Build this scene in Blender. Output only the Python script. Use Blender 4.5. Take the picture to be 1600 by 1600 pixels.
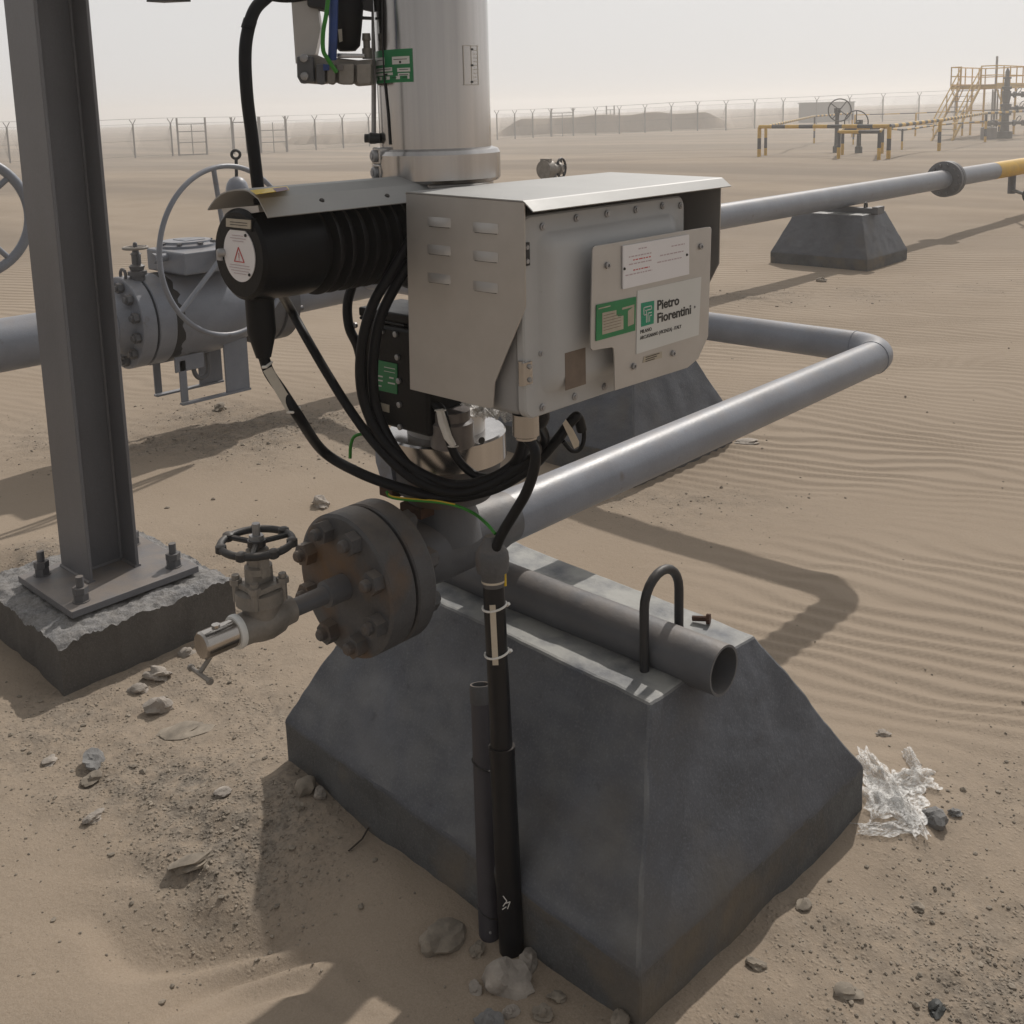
import bpy, math, random
import numpy as np
from mathutils import Vector, Matrix
R = math.radians
random.seed(7); rng = np.random.default_rng(7)
for o in list(bpy.data.objects): bpy.data.objects.remove(o)
SC = bpy.context.scene
COL = SC.collection

# ------------------------------------------------------------------ camera
# world axes: +X and +Y run along the two pipe directions, Z is up; camera 1.6 m above the sand at the origin
FPX, PPX, PPY, CZ = 1644.3227, 800.0, 451.5164, 1.6
a_, p_, r_ = 0.8156, 0.1683, 0.0252
_u = np.array([math.sin(a_), -math.cos(a_), 0]); _v = np.array([math.cos(a_), math.sin(a_), 0])
_f = np.array([0, math.cos(p_), -math.sin(p_)]); _d = np.array([0, -math.sin(p_), -math.cos(p_)]); _rt = np.array([1., 0, 0])
_c, _s = math.cos(r_), math.sin(r_)
_rows = np.array([_c*_rt + _s*_d, -_s*_rt + _c*_d, _f])
MU = _rows @ np.array([_u, _v, [0, 0, 1.]]).T          # rows: right, down, forward
cd = bpy.data.cameras.new('camera'); cam = bpy.data.objects.new('camera', cd); COL.objects.link(cam)
rt, dn, fw = [Vector(MU[i]) for i in range(3)]
cm = Matrix((( rt.x, -dn.x, -fw.x, 0), (rt.y, -dn.y, -fw.y, 0), (rt.z, -dn.z, -fw.z, CZ), (0, 0, 0, 1)))
cam.matrix_world = cm
cd.sensor_width = 36; cd.sensor_fit = 'HORIZONTAL'; cd.lens = 36*FPX/1600
cd.shift_x = 0; cd.shift_y = -(800-PPY)/1600
cd.clip_start = .05; cd.clip_end = 3000
SC.camera = cam

# ------------------------------------------------------------------ light
SUN = Vector((-.205, .69, .69)).normalized()
W = bpy.data.worlds.new('World'); SC.world = W; W.use_nodes = True
nt = W.node_tree; nt.nodes.clear()
el = math.asin(SUN.z); az = math.atan2(SUN.x, SUN.y)
sky = nt.nodes.new('ShaderNodeTexSky'); sky.sky_type = 'NISHITA'; sky.sun_disc = False
sky.sun_elevation = el; sky.sun_rotation = az; sky.air_density = .6; sky.dust_density = 6.0; sky.ozone_density = .6; sky.altitude = 0
hs = nt.nodes.new('ShaderNodeHueSaturation'); hs.inputs['Saturation'].default_value = .15
bg1 = nt.nodes.new('ShaderNodeBackground'); bg1.inputs[1].default_value = .05
# dust veil: brightest towards the sun's side of the sky, dimmer overhead and behind
tcw = nt.nodes.new('ShaderNodeTexCoord'); dp = nt.nodes.new('ShaderNodeVectorMath'); dp.operation = 'DOT_PRODUCT'
sv_ = Vector((SUN.x*1.6-.25, SUN.y*1.3, .12)).normalized(); dp.inputs[1].default_value = sv_
mrw = nt.nodes.new('ShaderNodeMapRange'); mrw.inputs[1].default_value = -.5; mrw.inputs[2].default_value = .8; mrw.inputs[3].default_value = .43; mrw.inputs[4].default_value = 1.0; mrw.interpolation_type = 'SMOOTHSTEP'
bg2 = nt.nodes.new('ShaderNodeBackground'); bg2.inputs[0].default_value = (.765, .757, .75, 1)
nt.links.new(tcw.outputs['Generated'], dp.inputs[0]); nt.links.new(dp.outputs['Value'], mrw.inputs[0]); nt.links.new(mrw.outputs[0], bg2.inputs[1])
mx = nt.nodes.new('ShaderNodeMixShader'); mx.inputs[0].default_value = .85
wo = nt.nodes.new('ShaderNodeOutputWorld')
nt.links.new(sky.outputs[0], hs.inputs['Color']); nt.links.new(hs.outputs[0], bg1.inputs[0])
nt.links.new(bg1.outputs[0], mx.inputs[1]); nt.links.new(bg2.outputs[0], mx.inputs[2]); nt.links.new(mx.outputs[0], wo.inputs[0])
sd = bpy.data.lights.new('sun', 'SUN'); sd.energy = 2.55; sd.angle = R(.9); sd.color = (1, .945, .875)
so = bpy.data.objects.new('sun', sd); COL.objects.link(so); so.rotation_euler = (-SUN).to_track_quat('-Z', 'Y').to_euler(); so.location = (-2, 8, 9)
SC.view_settings.view_transform = 'Standard'; SC.view_settings.look = 'None'
SC.view_settings.exposure = 0.07; SC.view_settings.gamma = 1
SC.cycles.use_denoising = True; SC.cycles.volume_bounces = 2; SC.cycles.max_bounces = 8
SC.cycles.use_light_tree = True

# ------------------------------------------------------------------ photo pixel -> point on a plane of the site
def ray(x, y):
    return MU.T @ np.array([(x-PPX)/FPX, (y-PPY)/FPX, 1.])
C0 = np.array([0, 0, CZ])
def at(x, y, u=None, v=None, z=None):
    d = ray(x, y)
    if u is not None: t = u/d[0]
    elif v is not None: t = v/d[1]
    else: t = (z-CZ)/d[2]
    return C0 + d*t
STK = np.array([-1.622, 1.50, 0]); NS = STK/np.linalg.norm(STK)
def ats(x, y, off):                                      # upright plane through the valve stack, moved off metres towards the viewer
    d = ray(x, y); t = ((STK - NS*off) @ NS)/(d @ NS); return C0 + d*t
XR = np.array([_u[0], _v[0]]); YF = np.array([_u[1], _v[1]])   # site X,Y -> across / away axes
def away(x, y): return x*XR[0]+y*XR[1], x*YF[0]+y*YF[1]

# ------------------------------------------------------------------ noise and terrain
_perm = rng.permutation(256); _val = rng.random(256)*2-1
def vnoise(x, y):
    x = np.asarray(x, float); y = np.asarray(y, float)
    xi = np.floor(x).astype(int); yi = np.floor(y).astype(int); fx = x-xi; fy = y-yi
    fx = fx*fx*fx*(fx*(fx*6-15)+10); fy = fy*fy*fy*(fy*(fy*6-15)+10)
    h = lambda i, j: _val[_perm[(_perm[i & 255]+j) & 255]]
    return (h(xi, yi)*(1-fx)+h(xi+1, yi)*fx)*(1-fy)+(h(xi, yi+1)*(1-fx)+h(xi+1, yi+1)*fx)*fy
def fbm(x, y, o=3):
    s = 0; a = 1
    for k in range(o): s = s+a*vnoise(x*2**k+17*k, y*2**k+31*k); a *= .5
    return s
def sst(e0, e1, x):
    t = np.clip((x-e0)/(e1-e0), 0, 1); return t*t*(3-2*t)
def blob(X, Y, cx, cy, rx, ry=None):
    ry = ry or rx; return np.exp(-((X-cx)/rx)**2-((Y-cy)/ry)**2)
def gravel_amount(X, Y):
    m = blob(X, Y, -.95, 2.55, .5, .45)+.9*blob(X, Y, -1.3, 3.5, .7, .35)+.8*blob(X, Y, -.6, 2.2, .3, .3)+1.1*blob(X, Y, .95, 1.80, .5, .32)+1.1*blob(X, Y, .55, 1.42, .55, .22)
    m = m+.7*blob(X, Y, .55, 4.1, .5, .25)+.5*blob(X, Y, 1.5, 2.1, .5, .35)+.8*blob(X, Y, -1.3, 5.3, 1.5, .5)+.5*blob(X, Y, 1.6, 8.7, 1.6, .5)+.35*blob(X, Y, 4.4, 9.0, 1.6, .4)
    return np.clip(m*(.75+.5*fbm(X*3, Y*3, 2)), 0, 1)
def ripple_amount(X, Y):
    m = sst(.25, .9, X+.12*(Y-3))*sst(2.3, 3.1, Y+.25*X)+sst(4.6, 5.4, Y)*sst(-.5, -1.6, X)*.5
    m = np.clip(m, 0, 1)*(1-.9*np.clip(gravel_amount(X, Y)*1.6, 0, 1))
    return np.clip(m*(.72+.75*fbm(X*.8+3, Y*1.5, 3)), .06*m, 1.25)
def ripple_wave(X, Y):
    w = .75*fbm(X*.9, Y*1.3, 2)+.24*fbm(X*2.6, Y*4.2, 2)
    ph = (Y*.88+X*.47)/.086+w*1.6
    f = 1-(ph-np.floor(ph))
    return np.where(f < .72, f/.72, (1-f)/.28)**1.25-.5
def dune(X, Y):
    ph = (Y*.94-X*.22)/.17+1.3*fbm(X*2.1+4, Y*2.6, 2); f = ph-np.floor(ph)
    return (np.where(f < .7, f/.7, (1-f)/.3)-.5)*np.clip(.45+.9*vnoise(X*2.7+2, Y*4.5), 0, 1)
def terrain(x, y, ripples=True):
    X, Y = away(np.asarray(x, float), np.asarray(y, float)); D = np.hypot(X, Y)
    h = sst(20, 76, D)*(-1.15+.017*np.clip(X, 0, 60))
    near = 1-sst(14, 30, D)
    h = h+near*(.018*fbm(X*.7+5, Y*.7, 2)-.006)*sst(1.2, 2.5, D)
    h = h+sst(10, 30, D)*(.07*fbm(X*.11, Y*.11, 3))
    g = gravel_amount(X, Y)
    h = h+g*.012*fbm(X*14, Y*14, 2)
    # wind-blown humps at bottom left and beside the blocks
    bl = blob(X, Y, -.80, 1.70, .5, .28)
    h = h+bl*.034*dune(X, Y)
    h = h+.075*blob(X, Y, -1.72, 2.78, .26, .24)+.11*blob(X, Y, -1.72, 3.56, .3, .28)+.036*blob(X, Y, -.6, 2.3, .25, .22)+.026*blob(X, Y, -.2, 1.98, .3, .2)+.042*blob(X, Y, .8, 2.2, .22, .25)+.022*blob(X, Y, .24, 1.60, .25, .2)+.025*blob(X, Y, .5, 1.88, .25, .2)+.006*sst(.9, .2, np.hypot(X-.1, (Y-2.1)*1.2))*fbm(X*9, Y*9, 2)+.02*blob(X, Y, .55, 2.75, .35, .3)-.07*blob(X, Y, -.60, 1.84, .22, .16)+.012*np.exp(-((X*.5+Y*.87-1.42)/.05)**2)*blob(X, Y, -.85, 1.8, .4, .4)  # the one sunken blob is added to lengthen the pedestal's cast shadow
    if ripples:
        h = h+.0095*ripple_amount(X, Y)*ripple_wave(X, Y)*(1-sst(8, 11, D))
    return h
def gp(px, py):                                          # point of the terrain seen at a pixel of the photograph
    d = ray(px, py); z = 0.
    for _ in range(25):
        P = C0+d*((z-CZ)/d[2]); z = z+.7*(float(terrain(P[0], P[1], False))-z)
    P = C0+d*((z-CZ)/d[2]); P[2] = float(terrain(P[0], P[1])); return P

# ------------------------------------------------------------------ mesh builder
class MB:
    def __init__(s): s.v = []; s.f = []
    def add(s, vs, fs):
        n = len(s.v); s.v += [tuple(float(c) for c in q) for q in vs]; s.f += [tuple(i+n for i in f) for f in fs]; return s
    def box(s, a, b):
        x0, y0, z0 = [min(a[i], b[i]) for i in range(3)]; x1, y1, z1 = [max(a[i], b[i]) for i in range(3)]
        return s.add([(x0,y0,z0),(x1,y0,z0),(x1,y1,z0),(x0,y1,z0),(x0,y0,z1),(x1,y0,z1),(x1,y1,z1),(x0,y1,z1)],
                     [(0,3,2,1),(4,5,6,7),(0,1,5,4),(1,2,6,5),(2,3,7,6),(3,0,4,7)])
    def lathe(s, p, d, prof, n=32, caps=True, start=0.):     # prof: (distance along d, radius)
        p = Vector(p); d = Vector(d).normalized(); a = d.orthogonal().normalized(); b = d.cross(a)
        vs = []; fs = []
        for (t, r) in prof:
            for k in range(n):
                w = start+2*math.pi*k/n; vs.append(p+d*t+(a*math.cos(w)+b*math.sin(w))*r)
        for i in range(len(prof)-1):
            for k in range(n):
                j = (k+1) % n; fs.append((i*n+k, i*n+j, (i+1)*n+j, (i+1)*n+k))
        if caps: fs += [tuple(range(n-1, -1, -1)), tuple((len(prof)-1)*n+k for k in range(n))]
        return s.add(vs, fs)
    def cyl(s, p0, p1, r, n=24, r2=None):
        p0 = Vector(p0); p1 = Vector(p1); L = (p1-p0).length
        return s.lathe(p0, p1-p0, [(0, r), (L, r if r2 is None else r2)], n)
    def tube(s, pts, r, n=12, closed=False, caps=True):
        P = [Vector(q) for q in pts]; m = len(P); rr = r if isinstance(r, (list, tuple)) else [r]*m
        T = []
        for i in range(m):
            if closed: t = P[(i+1) % m]-P[i-1]
            else: t = P[min(i+1, m-1)]-P[max(i-1, 0)]
            T.append(t.normalized())
        a = T[0].orthogonal().normalized(); vs = []; fs = []
        for i in range(m):
            a = (a-T[i]*a.dot(T[i])).normalized(); b = T[i].cross(a)
            for k in range(n):
                w = 2*math.pi*k/n; vs.append(P[i]+(a*math.cos(w)+b*math.sin(w))*rr[i])
        for i in range(m if closed else m-1):
            for k in range(n):
                j = (k+1) % n; i2 = (i+1) % m; fs.append((i*n+k, i*n+j, i2*n+j, i2*n+k))
        if caps and not closed: fs += [tuple(range(n-1, -1, -1)), tuple((m-1)*n+k for k in range(n))]
        return s.add(vs, fs)
    def ring(s, c, nrm, Rr, r, n=40, m=10):
        c = Vector(c); nrm = Vector(nrm).normalized(); a = nrm.orthogonal().normalized(); b = nrm.cross(a)
        return s.tube([c+(a*math.cos(2*math.pi*k/n)+b*math.sin(2*math.pi*k/n))*Rr for k in range(n)], r, m, closed=True)
    def prism(s, poly, ext):                             # poly: 3-D outline, ext: extrusion vector
        n = len(poly); e = Vector(ext); vs = [Vector(q) for q in poly]+[Vector(q)+e for q in poly]
        fs = [tuple(range(n-1, -1, -1)), tuple(range(n, 2*n))]+[(k, (k+1) % n, n+(k+1) % n, n+k) for k in range(n)]
        return s.add(vs, fs)
    def sheet(s, prof, ext, th, nvec=None):              # folded sheet: profile polyline extruded along ext, thickness th below
        P = [Vector(q) for q in prof]; e = Vector(ext); m = len(P); low = []
        for i in range(m):
            t = (P[min(i+1, m-1)]-P[max(i-1, 0)]).normalized(); nn = t.cross(e.normalized()); low.append(P[i]-nn*th)
        return s.prism(P+low[::-1], e)
    def hexnut(s, p, d, r, h, start=0.): return s.lathe(p, d, [(0, r), (h, r)], 6, True, start)

def sharp(me, ang=35):
    me.shade_smooth(); me.set_sharp_from_angle(angle=R(ang))
def world_origin(o):
    w = Vector((0, 0, 0))
    while o is not None: w += o.location; o = o.parent
    return w
def obj(name, mb, mat, parent=None, origin=None, bevel=0, ang=35, seg=2, label=None):
    me = bpy.data.meshes.new(name)
    org = world_origin(parent) if parent else Vector(origin if origin is not None else (0, 0, 0))
    me.from_pydata([(a-org.x, b-org.y, c-org.z) for a, b, c in mb.v], [], mb.f); me.update()
    sharp(me, ang); me.materials.append(mat)
    o = bpy.data.objects.new(name, me); COL.objects.link(o)
    if parent: o.parent = parent
    else: o.location = org
    if bevel:
        m = o.modifiers.new('bevel', 'BEVEL'); m.width = bevel; m.segments = seg; m.limit_method = 'ANGLE'; m.angle_limit = R(30); m.harden_normals = True
    if label: o['label'] = label
    return o
def tag(o, label, cat, group=None):
    o['label'] = label; o['category'] = cat
    if group: o['group'] = group
    return o
def thing(name, loc, label, cat, group=None):
    o = bpy.data.objects.new(name, None); COL.objects.link(o); o.location = [float(c) for c in loc]; o.empty_display_size = .1
    return tag(o, label, cat, group)
def spline(pts, n=10):
    P = [np.array(q, float) for q in pts]; P = [2*P[0]-P[1]]+P+[2*P[-1]-P[-2]]; out = []
    for i in range(1, len(P)-2):
        for k in range(n):
            t = k/n; a, b, c, d = P[i-1], P[i], P[i+1], P[i+2]
            out.append(.5*((2*b)+(c-a)*t+(2*a-5*b+4*c-d)*t*t+(3*b-a-3*c+d)*t**3))
    out.append(P[-2]); return out
def text(name, body, size, mat, parent, origin, xdir, ydir, th=.0004, bold=0., sx=1.):
    cu = bpy.data.curves.new(name, 'FONT'); cu.body = body; cu.size = size; cu.extrude = th; cu.offset = bold; cu.resolution_u = 3
    t = bpy.data.objects.new(name, cu); COL.objects.link(t)
    me = t.to_mesh(); vs = [v.co.copy() for v in me.vertices]; fs = [tuple(p.vertices) for p in me.polygons]
    t.to_mesh_clear(); bpy.data.objects.remove(t); bpy.data.curves.remove(cu)
    X = Vector(xdir).normalized(); Y = Vector(ydir).normalized(); Z = X.cross(Y); o = Vector(origin)
    mb = MB(); mb.add([o+X*v.x*sx+Y*v.y+Z*v.z for v in vs], fs)
    return obj(name, mb, mat, parent, ang=20)

# ------------------------------------------------------------------ materials
def mat(name, col, rough=.5, metal=0., var=.12, vscale=6., bump=0., bscale=60., dust=0., dustcol=(.30, .235, .175), stain=None, spec=.5, stretch=None, grime=0., speck=0.):
    m = bpy.data.materials.new(name); m.use_nodes = True; t = m.node_tree; N = t.nodes; L = t.links
    b = N['Principled BSDF']; b.inputs['Roughness'].default_value = rough; b.inputs['Metallic'].default_value = metal
    b.inputs['Specular IOR Level'].default_value = spec
    tc = N.new('ShaderNodeTexCoord'); src = tc.outputs['Object']
    if stretch:
        mp = N.new('ShaderNodeMapping'); mp.inputs['Scale'].default_value = stretch; L.new(src, mp.inputs[0]); ssrc = mp.outputs[0]
    else: ssrc = src
    n1 = N.new('ShaderNodeTexNoise'); n1.inputs['Scale'].default_value = vscale; n1.inputs['Detail'].default_value = 6; n1.inputs['Roughness'].default_value = .62; L.new(ssrc, n1.inputs['Vector'])
    def mix(f, a, bb):
        q = N.new('ShaderNodeMix'); q.data_type = 'RGBA'
        if isinstance(f, float): q.inputs[0].default_value = f
        else: L.new(f, q.inputs[0])
        for s, k in ((a, 6), (bb, 7)):
            if isinstance(s, tuple): q.inputs[k].default_value = (*s, 1)
            else: L.new(s, q.inputs[k])
        return q.outputs[2]
    def ramp(s, lo, hi):
        q = N.new('ShaderNodeMapRange'); q.inputs[1].default_value = lo; q.inputs[2].default_value = hi; L.new(s, q.inputs[0]); return q.outputs[0]
    c = mix(ramp(n1.outputs['Fac'], .3, .7), tuple(x*(1-var) for x in col), tuple(min(1, x*(1+var)) for x in col))
    if speck:
        n5 = N.new('ShaderNodeTexNoise'); n5.inputs['Scale'].default_value = 210; n5.inputs['Detail'].default_value = 3; n5.inputs['Roughness'].default_value = .7; L.new(src, n5.inputs['Vector'])
        q = N.new('ShaderNodeMath'); q.operation = 'MULTIPLY'; q.inputs[1].default_value = speck; L.new(ramp(n5.outputs['Fac'], .5, .72), q.inputs[0]); c = mix(q.outputs[0], c, tuple(min(1, x*2.1+.01) for x in col))
        n6 = N.new('ShaderNodeTexNoise'); n6.inputs['Scale'].default_value = 38; n6.inputs['Detail'].default_value = 5; n6.inputs['Roughness'].default_value = .7; L.new(src, n6.inputs['Vector'])
        q = N.new('ShaderNodeMath'); q.operation = 'MULTIPLY'; q.inputs[1].default_value = speck; L.new(ramp(n6.outputs['Fac'], .6, .68), q.inputs[0]); c = mix(q.outputs[0], c, tuple(x*.45 for x in col))
    if grime:
        n3 = N.new('ShaderNodeTexNoise'); n3.inputs['Scale'].default_value = vscale*.45; n3.inputs['Detail'].default_value = 8; L.new(src, n3.inputs['Vector'])
        q = N.new('ShaderNodeMath'); q.operation = 'MULTIPLY'; q.inputs[1].default_value = grime; L.new(ramp(n3.outputs['Fac'], .48, .72), q.inputs[0])
        c = mix(q.outputs[0], c, tuple(x*.45+.03*y for x, y in zip(col, (1, .75, .5))))
    if stain:
        n2 = N.new('ShaderNodeTexNoise'); n2.inputs['Scale'].default_value = stain[1]; n2.inputs['Detail'].default_value = 7; L.new(src, n2.inputs['Vector'])
        c = mix(ramp(n2.outputs['Fac'], stain[2], stain[2]+.18), c, stain[0])
    if dust:
        g = N.new('ShaderNodeNewGeometry'); sp = N.new('ShaderNodeSeparateXYZ'); L.new(g.outputs['Normal'], sp.inputs[0])
        q = N.new('ShaderNodeMath'); q.operation = 'MULTIPLY'; L.new(ramp(sp.outputs['Z'], .45, .95), q.inputs[0])
        n4 = N.new('ShaderNodeTexNoise'); n4.inputs['Scale'].default_value = 14; n4.inputs['Detail'].default_value = 6; L.new(src, n4.inputs['Vector'])
        q2 = N.new('ShaderNodeMath'); q2.operation = 'MULTIPLY'; q2.inputs[1].default_value = dust; L.new(ramp(n4.outputs['Fac'], .25, .6), q2.inputs[0]); L.new(q2.outputs[0], q.inputs[1])
        c = mix(q.outputs[0], c, dustcol)
    L.new(c, b.inputs['Base Color'])
    rr = N.new('ShaderNodeMapRange'); rr.inputs[3].default_value = max(0, rough-.1); rr.inputs[4].default_value = min(1, rough+.12); L.new(n1.outputs['Fac'], rr.inputs[0]); L.new(rr.outputs[0], b.inputs['Roughness'])
    if bump:
        nb = N.new('ShaderNodeTexNoise'); nb.inputs['Scale'].default_value = bscale; nb.inputs['Detail'].default_value = 8; nb.inputs['Roughness'].default_value = .65; L.new(src, nb.inputs['Vector'])
        bp = N.new('ShaderNodeBump'); bp.inputs['Strength'].default_value = 1; bp.inputs['Distance'].default_value = bump; L.new(nb.outputs['Fac'], bp.inputs['Height']); L.new(bp.outputs[0], b.inputs['Normal'])
    return m
GREY = (.212, .230, .270)
M_paint = mat('grey_paint', GREY, .40, 0, .13, 6, .0006, 90, .35, grime=.16, speck=.10, stain=((.13, .10, .08), 16., .66))
M_paintd = mat('grey_paint_dusty', (.105, .11, .122), .5, 0, .15, 7, .0008, 80, .35, grime=.4)
M_column = mat('column_paint', (.145, .147, .160), .48, 0, .14, 5, .0007, 70, .45, stretch=(1, 1, .3), grime=.3, speck=.12)
M_conc = mat('coated_concrete', (.088, .096, .114), .6, 0, .3, 5, .0016, 55, .92, (.37, .365, .34), grime=.45, speck=.45, stain=((.13, .118, .10), 2.2, .58))
M_band = mat('shaded_concrete_band', (.086, .089, .092), .75, 0, .35, 7, .003, 50, .9, (.27, .25, .22), grime=.4, speck=.5, stain=((.15, .125, .095), 5., .5))  # base slightly darker: the upright band's shade put into colour, plus stains
M_footing = mat('footing_concrete', (.098, .092, .086), .85, 0, .28, 6, .004, 60, .4, (.3, .28, .26), grime=.3, speck=.4)
M_chip = mat('broken_concrete', (.20, .20, .205), .92, 0, .5, 90, .005, 190, .4, (.30, .27, .235), speck=.5)
M_black = mat('black_enamel', (.0075, .0077, .009), .36, 0, .3, 8, .0005, 120, .04, spec=.18)
M_rubber = mat('black_cable_sheath', (.0075, .008, .0100), .4, 0, .25, 9, 0, 60, .05, spec=.2)
M_iron = mat('dark_cast_iron', (.022, .023, .026), .5, 0, .3, 9, .0006, 120, .2)
M_steel = mat('brushed_steel_sheen_bands', (.47, .455, .445), .17, 1., .24, 2.2, 0, 40, 0, stretch=(6, 6, .08))  # broad upright tone bands put reflection streaks into the steel's colour
M_sheet = mat('stainless_sheet', (.50, .485, .47), .5, .8, .1, 5, .0003, 30, .12, (.42, .40, .375), grime=.2)
M_hood = mat('brushed_hood_sheet', (.36, .36, .355), .58, .35, .1, 6, .0003, 40, .1, (.36, .35, .33), grime=.2)
M_fins = mat('dusty_fins_rim_highlight', (.012, .0115, .012), .45, 0, .4, 12, .0006, 120, .35, spec=.3)  # lighter base and dust put the fins' rim highlight into the colour
M_bolt = mat('galvanised_bolt', (.36, .36, .37), .45, .7, .2, 30, .0006, 120, .25)
M_door = mat('light_grey_door', (.42, .425, .43), .45, 0, .07, 4, .0004, 80, .15, grime=.12)
M_cab = mat('grey_cabinet', (.29, .29, .295), .5, 0, .08, 5, .0004, 80, .1, grime=.15)
M_white = mat('white_plate', (.72, .71, .73), .4, 0, .03, 5)
M_stick = mat('pale_sticker', (.60, .605, .59), .4, 0, .04, 5)
M_green = mat('green_plate', (.012, .19, .065), .4, 0, .1, 20)
M_teal = mat('teal_logo', (.0, .25, .14), .4, 0, .03, 20)
M_red = mat('red_print', (.5, .09, .09), .5, 0, .05, 20)
M_ink = mat('black_print', (.015, .015, .015), .5, 0, .05, 20)
M_pink = mat('faint_print', (.47, .37, .40), .5, 0, .05, 20)
M_plate = mat('engraved_plate', (.42, .39, .33), .4, .6, .12, 60)
M_brown = mat('brown_sticker', (.16, .125, .10), .45, .2, .2, 30)
M_rusty = mat('rusty_grey_flange', (.082, .082, .086), .62, 0, .3, 9, .0012, 70, .4, stain=((.15, .088, .045), 6., .52), speck=.2)
M_valve = mat('weathered_valve_steel', (.25, .232, .21), .55, .3, .3, 18, .0012, 90, .4)
M_rust = mat('rust', (.075, .035, .02), .85, 0, .35, 30, .001, 90)
M_chrome = mat('bright_plug', (.45, .42, .39), .16, 1., .1, 20)
M_ptfe = mat('white_seal_tape', (.7, .7, .68), .5, 0, .05, 20)
M_tag = mat('metal_cable_tag', (.55, .50, .42), .4, .35, .1, 40)
M_tagw = mat('white_cable_tag', (.72, .70, .66), .35, 0, .06, 40)
M_earth = mat('green_earth_wire', (.03, .22, .02), .45, 0, .15, 30)
M_yel = mat('yellow_wire', (.62, .42, .02), .45, 0, .1, 30)
M_blue = mat('blue_hose', (.02, .055, .21), .45, 0, .2, 20)
M_redg = mat('red_glass', (.15, .135, .13), .3, 0, .2, 20)
M_yellow = mat('yellow_paint', (.58, .335, .004), .5, 0, .15, 6, dust=.12)
M_blk2 = mat('black_band_paint', (.013, .013, .015), .5, 0, .2, 6, dust=.15)
M_conduit = mat('black_conduit', (.007, .0074, .0100), .36, 0, .2, 8, dust=.1, spec=.35)
M_stub = mat('grey_purple_pipe', (.048, .044, .052), .55, 0, .2, 8, .0006, 60)
M_tree = mat('dark_wellhead_iron', (.03, .032, .03), .6, 0, .2, 5)
M_far = mat('far_galvanised', (.16, .15, .145), .6, .2, .1, 3)
M_rock = mat('pale_rock', (.34, .30, .26), .95, 0, .3, 22, .004, 60)
M_rockg = mat('grey_rock', (.20, .195, .19), .95, 0, .3, 22, .004, 60)
M_peb = mat('pebbles', (.25, .213, .17), .95, 0, .45, 18, 0)
M_shed = mat('grey_cladding', (.17, .17, .172), .7, 0, .06, .4)
M_twig = mat('dry_twig', (.06, .045, .035), .9)

def plastic_mat():
    m = bpy.data.materials.new('clear_plastic_film'); m.use_nodes = True; t = m.node_tree; N = t.nodes; b = N['Principled BSDF']
    b.inputs['Base Color'].default_value = (.72, .71, .69, 1); b.inputs['Roughness'].default_value = .48; b.inputs['Specular IOR Level'].default_value = .3
    nz = N.new('ShaderNodeTexNoise'); nz.inputs['Scale'].default_value = 35; nz.inputs['Detail'].default_value = 5
    mr = N.new('ShaderNodeMapRange'); mr.inputs[1].default_value = .38; mr.inputs[2].default_value = .66; mr.inputs[3].default_value = .12; mr.inputs[4].default_value = .8
    t.links.new(nz.outputs['Fac'], mr.inputs[0])
    mr.inputs[3].default_value = .15; mr.inputs[4].default_value = .85
    tr = N.new('ShaderNodeBsdfTransparent'); ms = N.new('ShaderNodeMixShader')
    t.links.new(mr.outputs[0], ms.inputs[0]); t.links.new(tr.outputs[0], ms.inputs[1]); t.links.new(b.outputs[0], ms.inputs[2]); t.links.new(ms.outputs[0], N['Material Output'].inputs[0])
    return m
M_film = plastic_mat()

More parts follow.
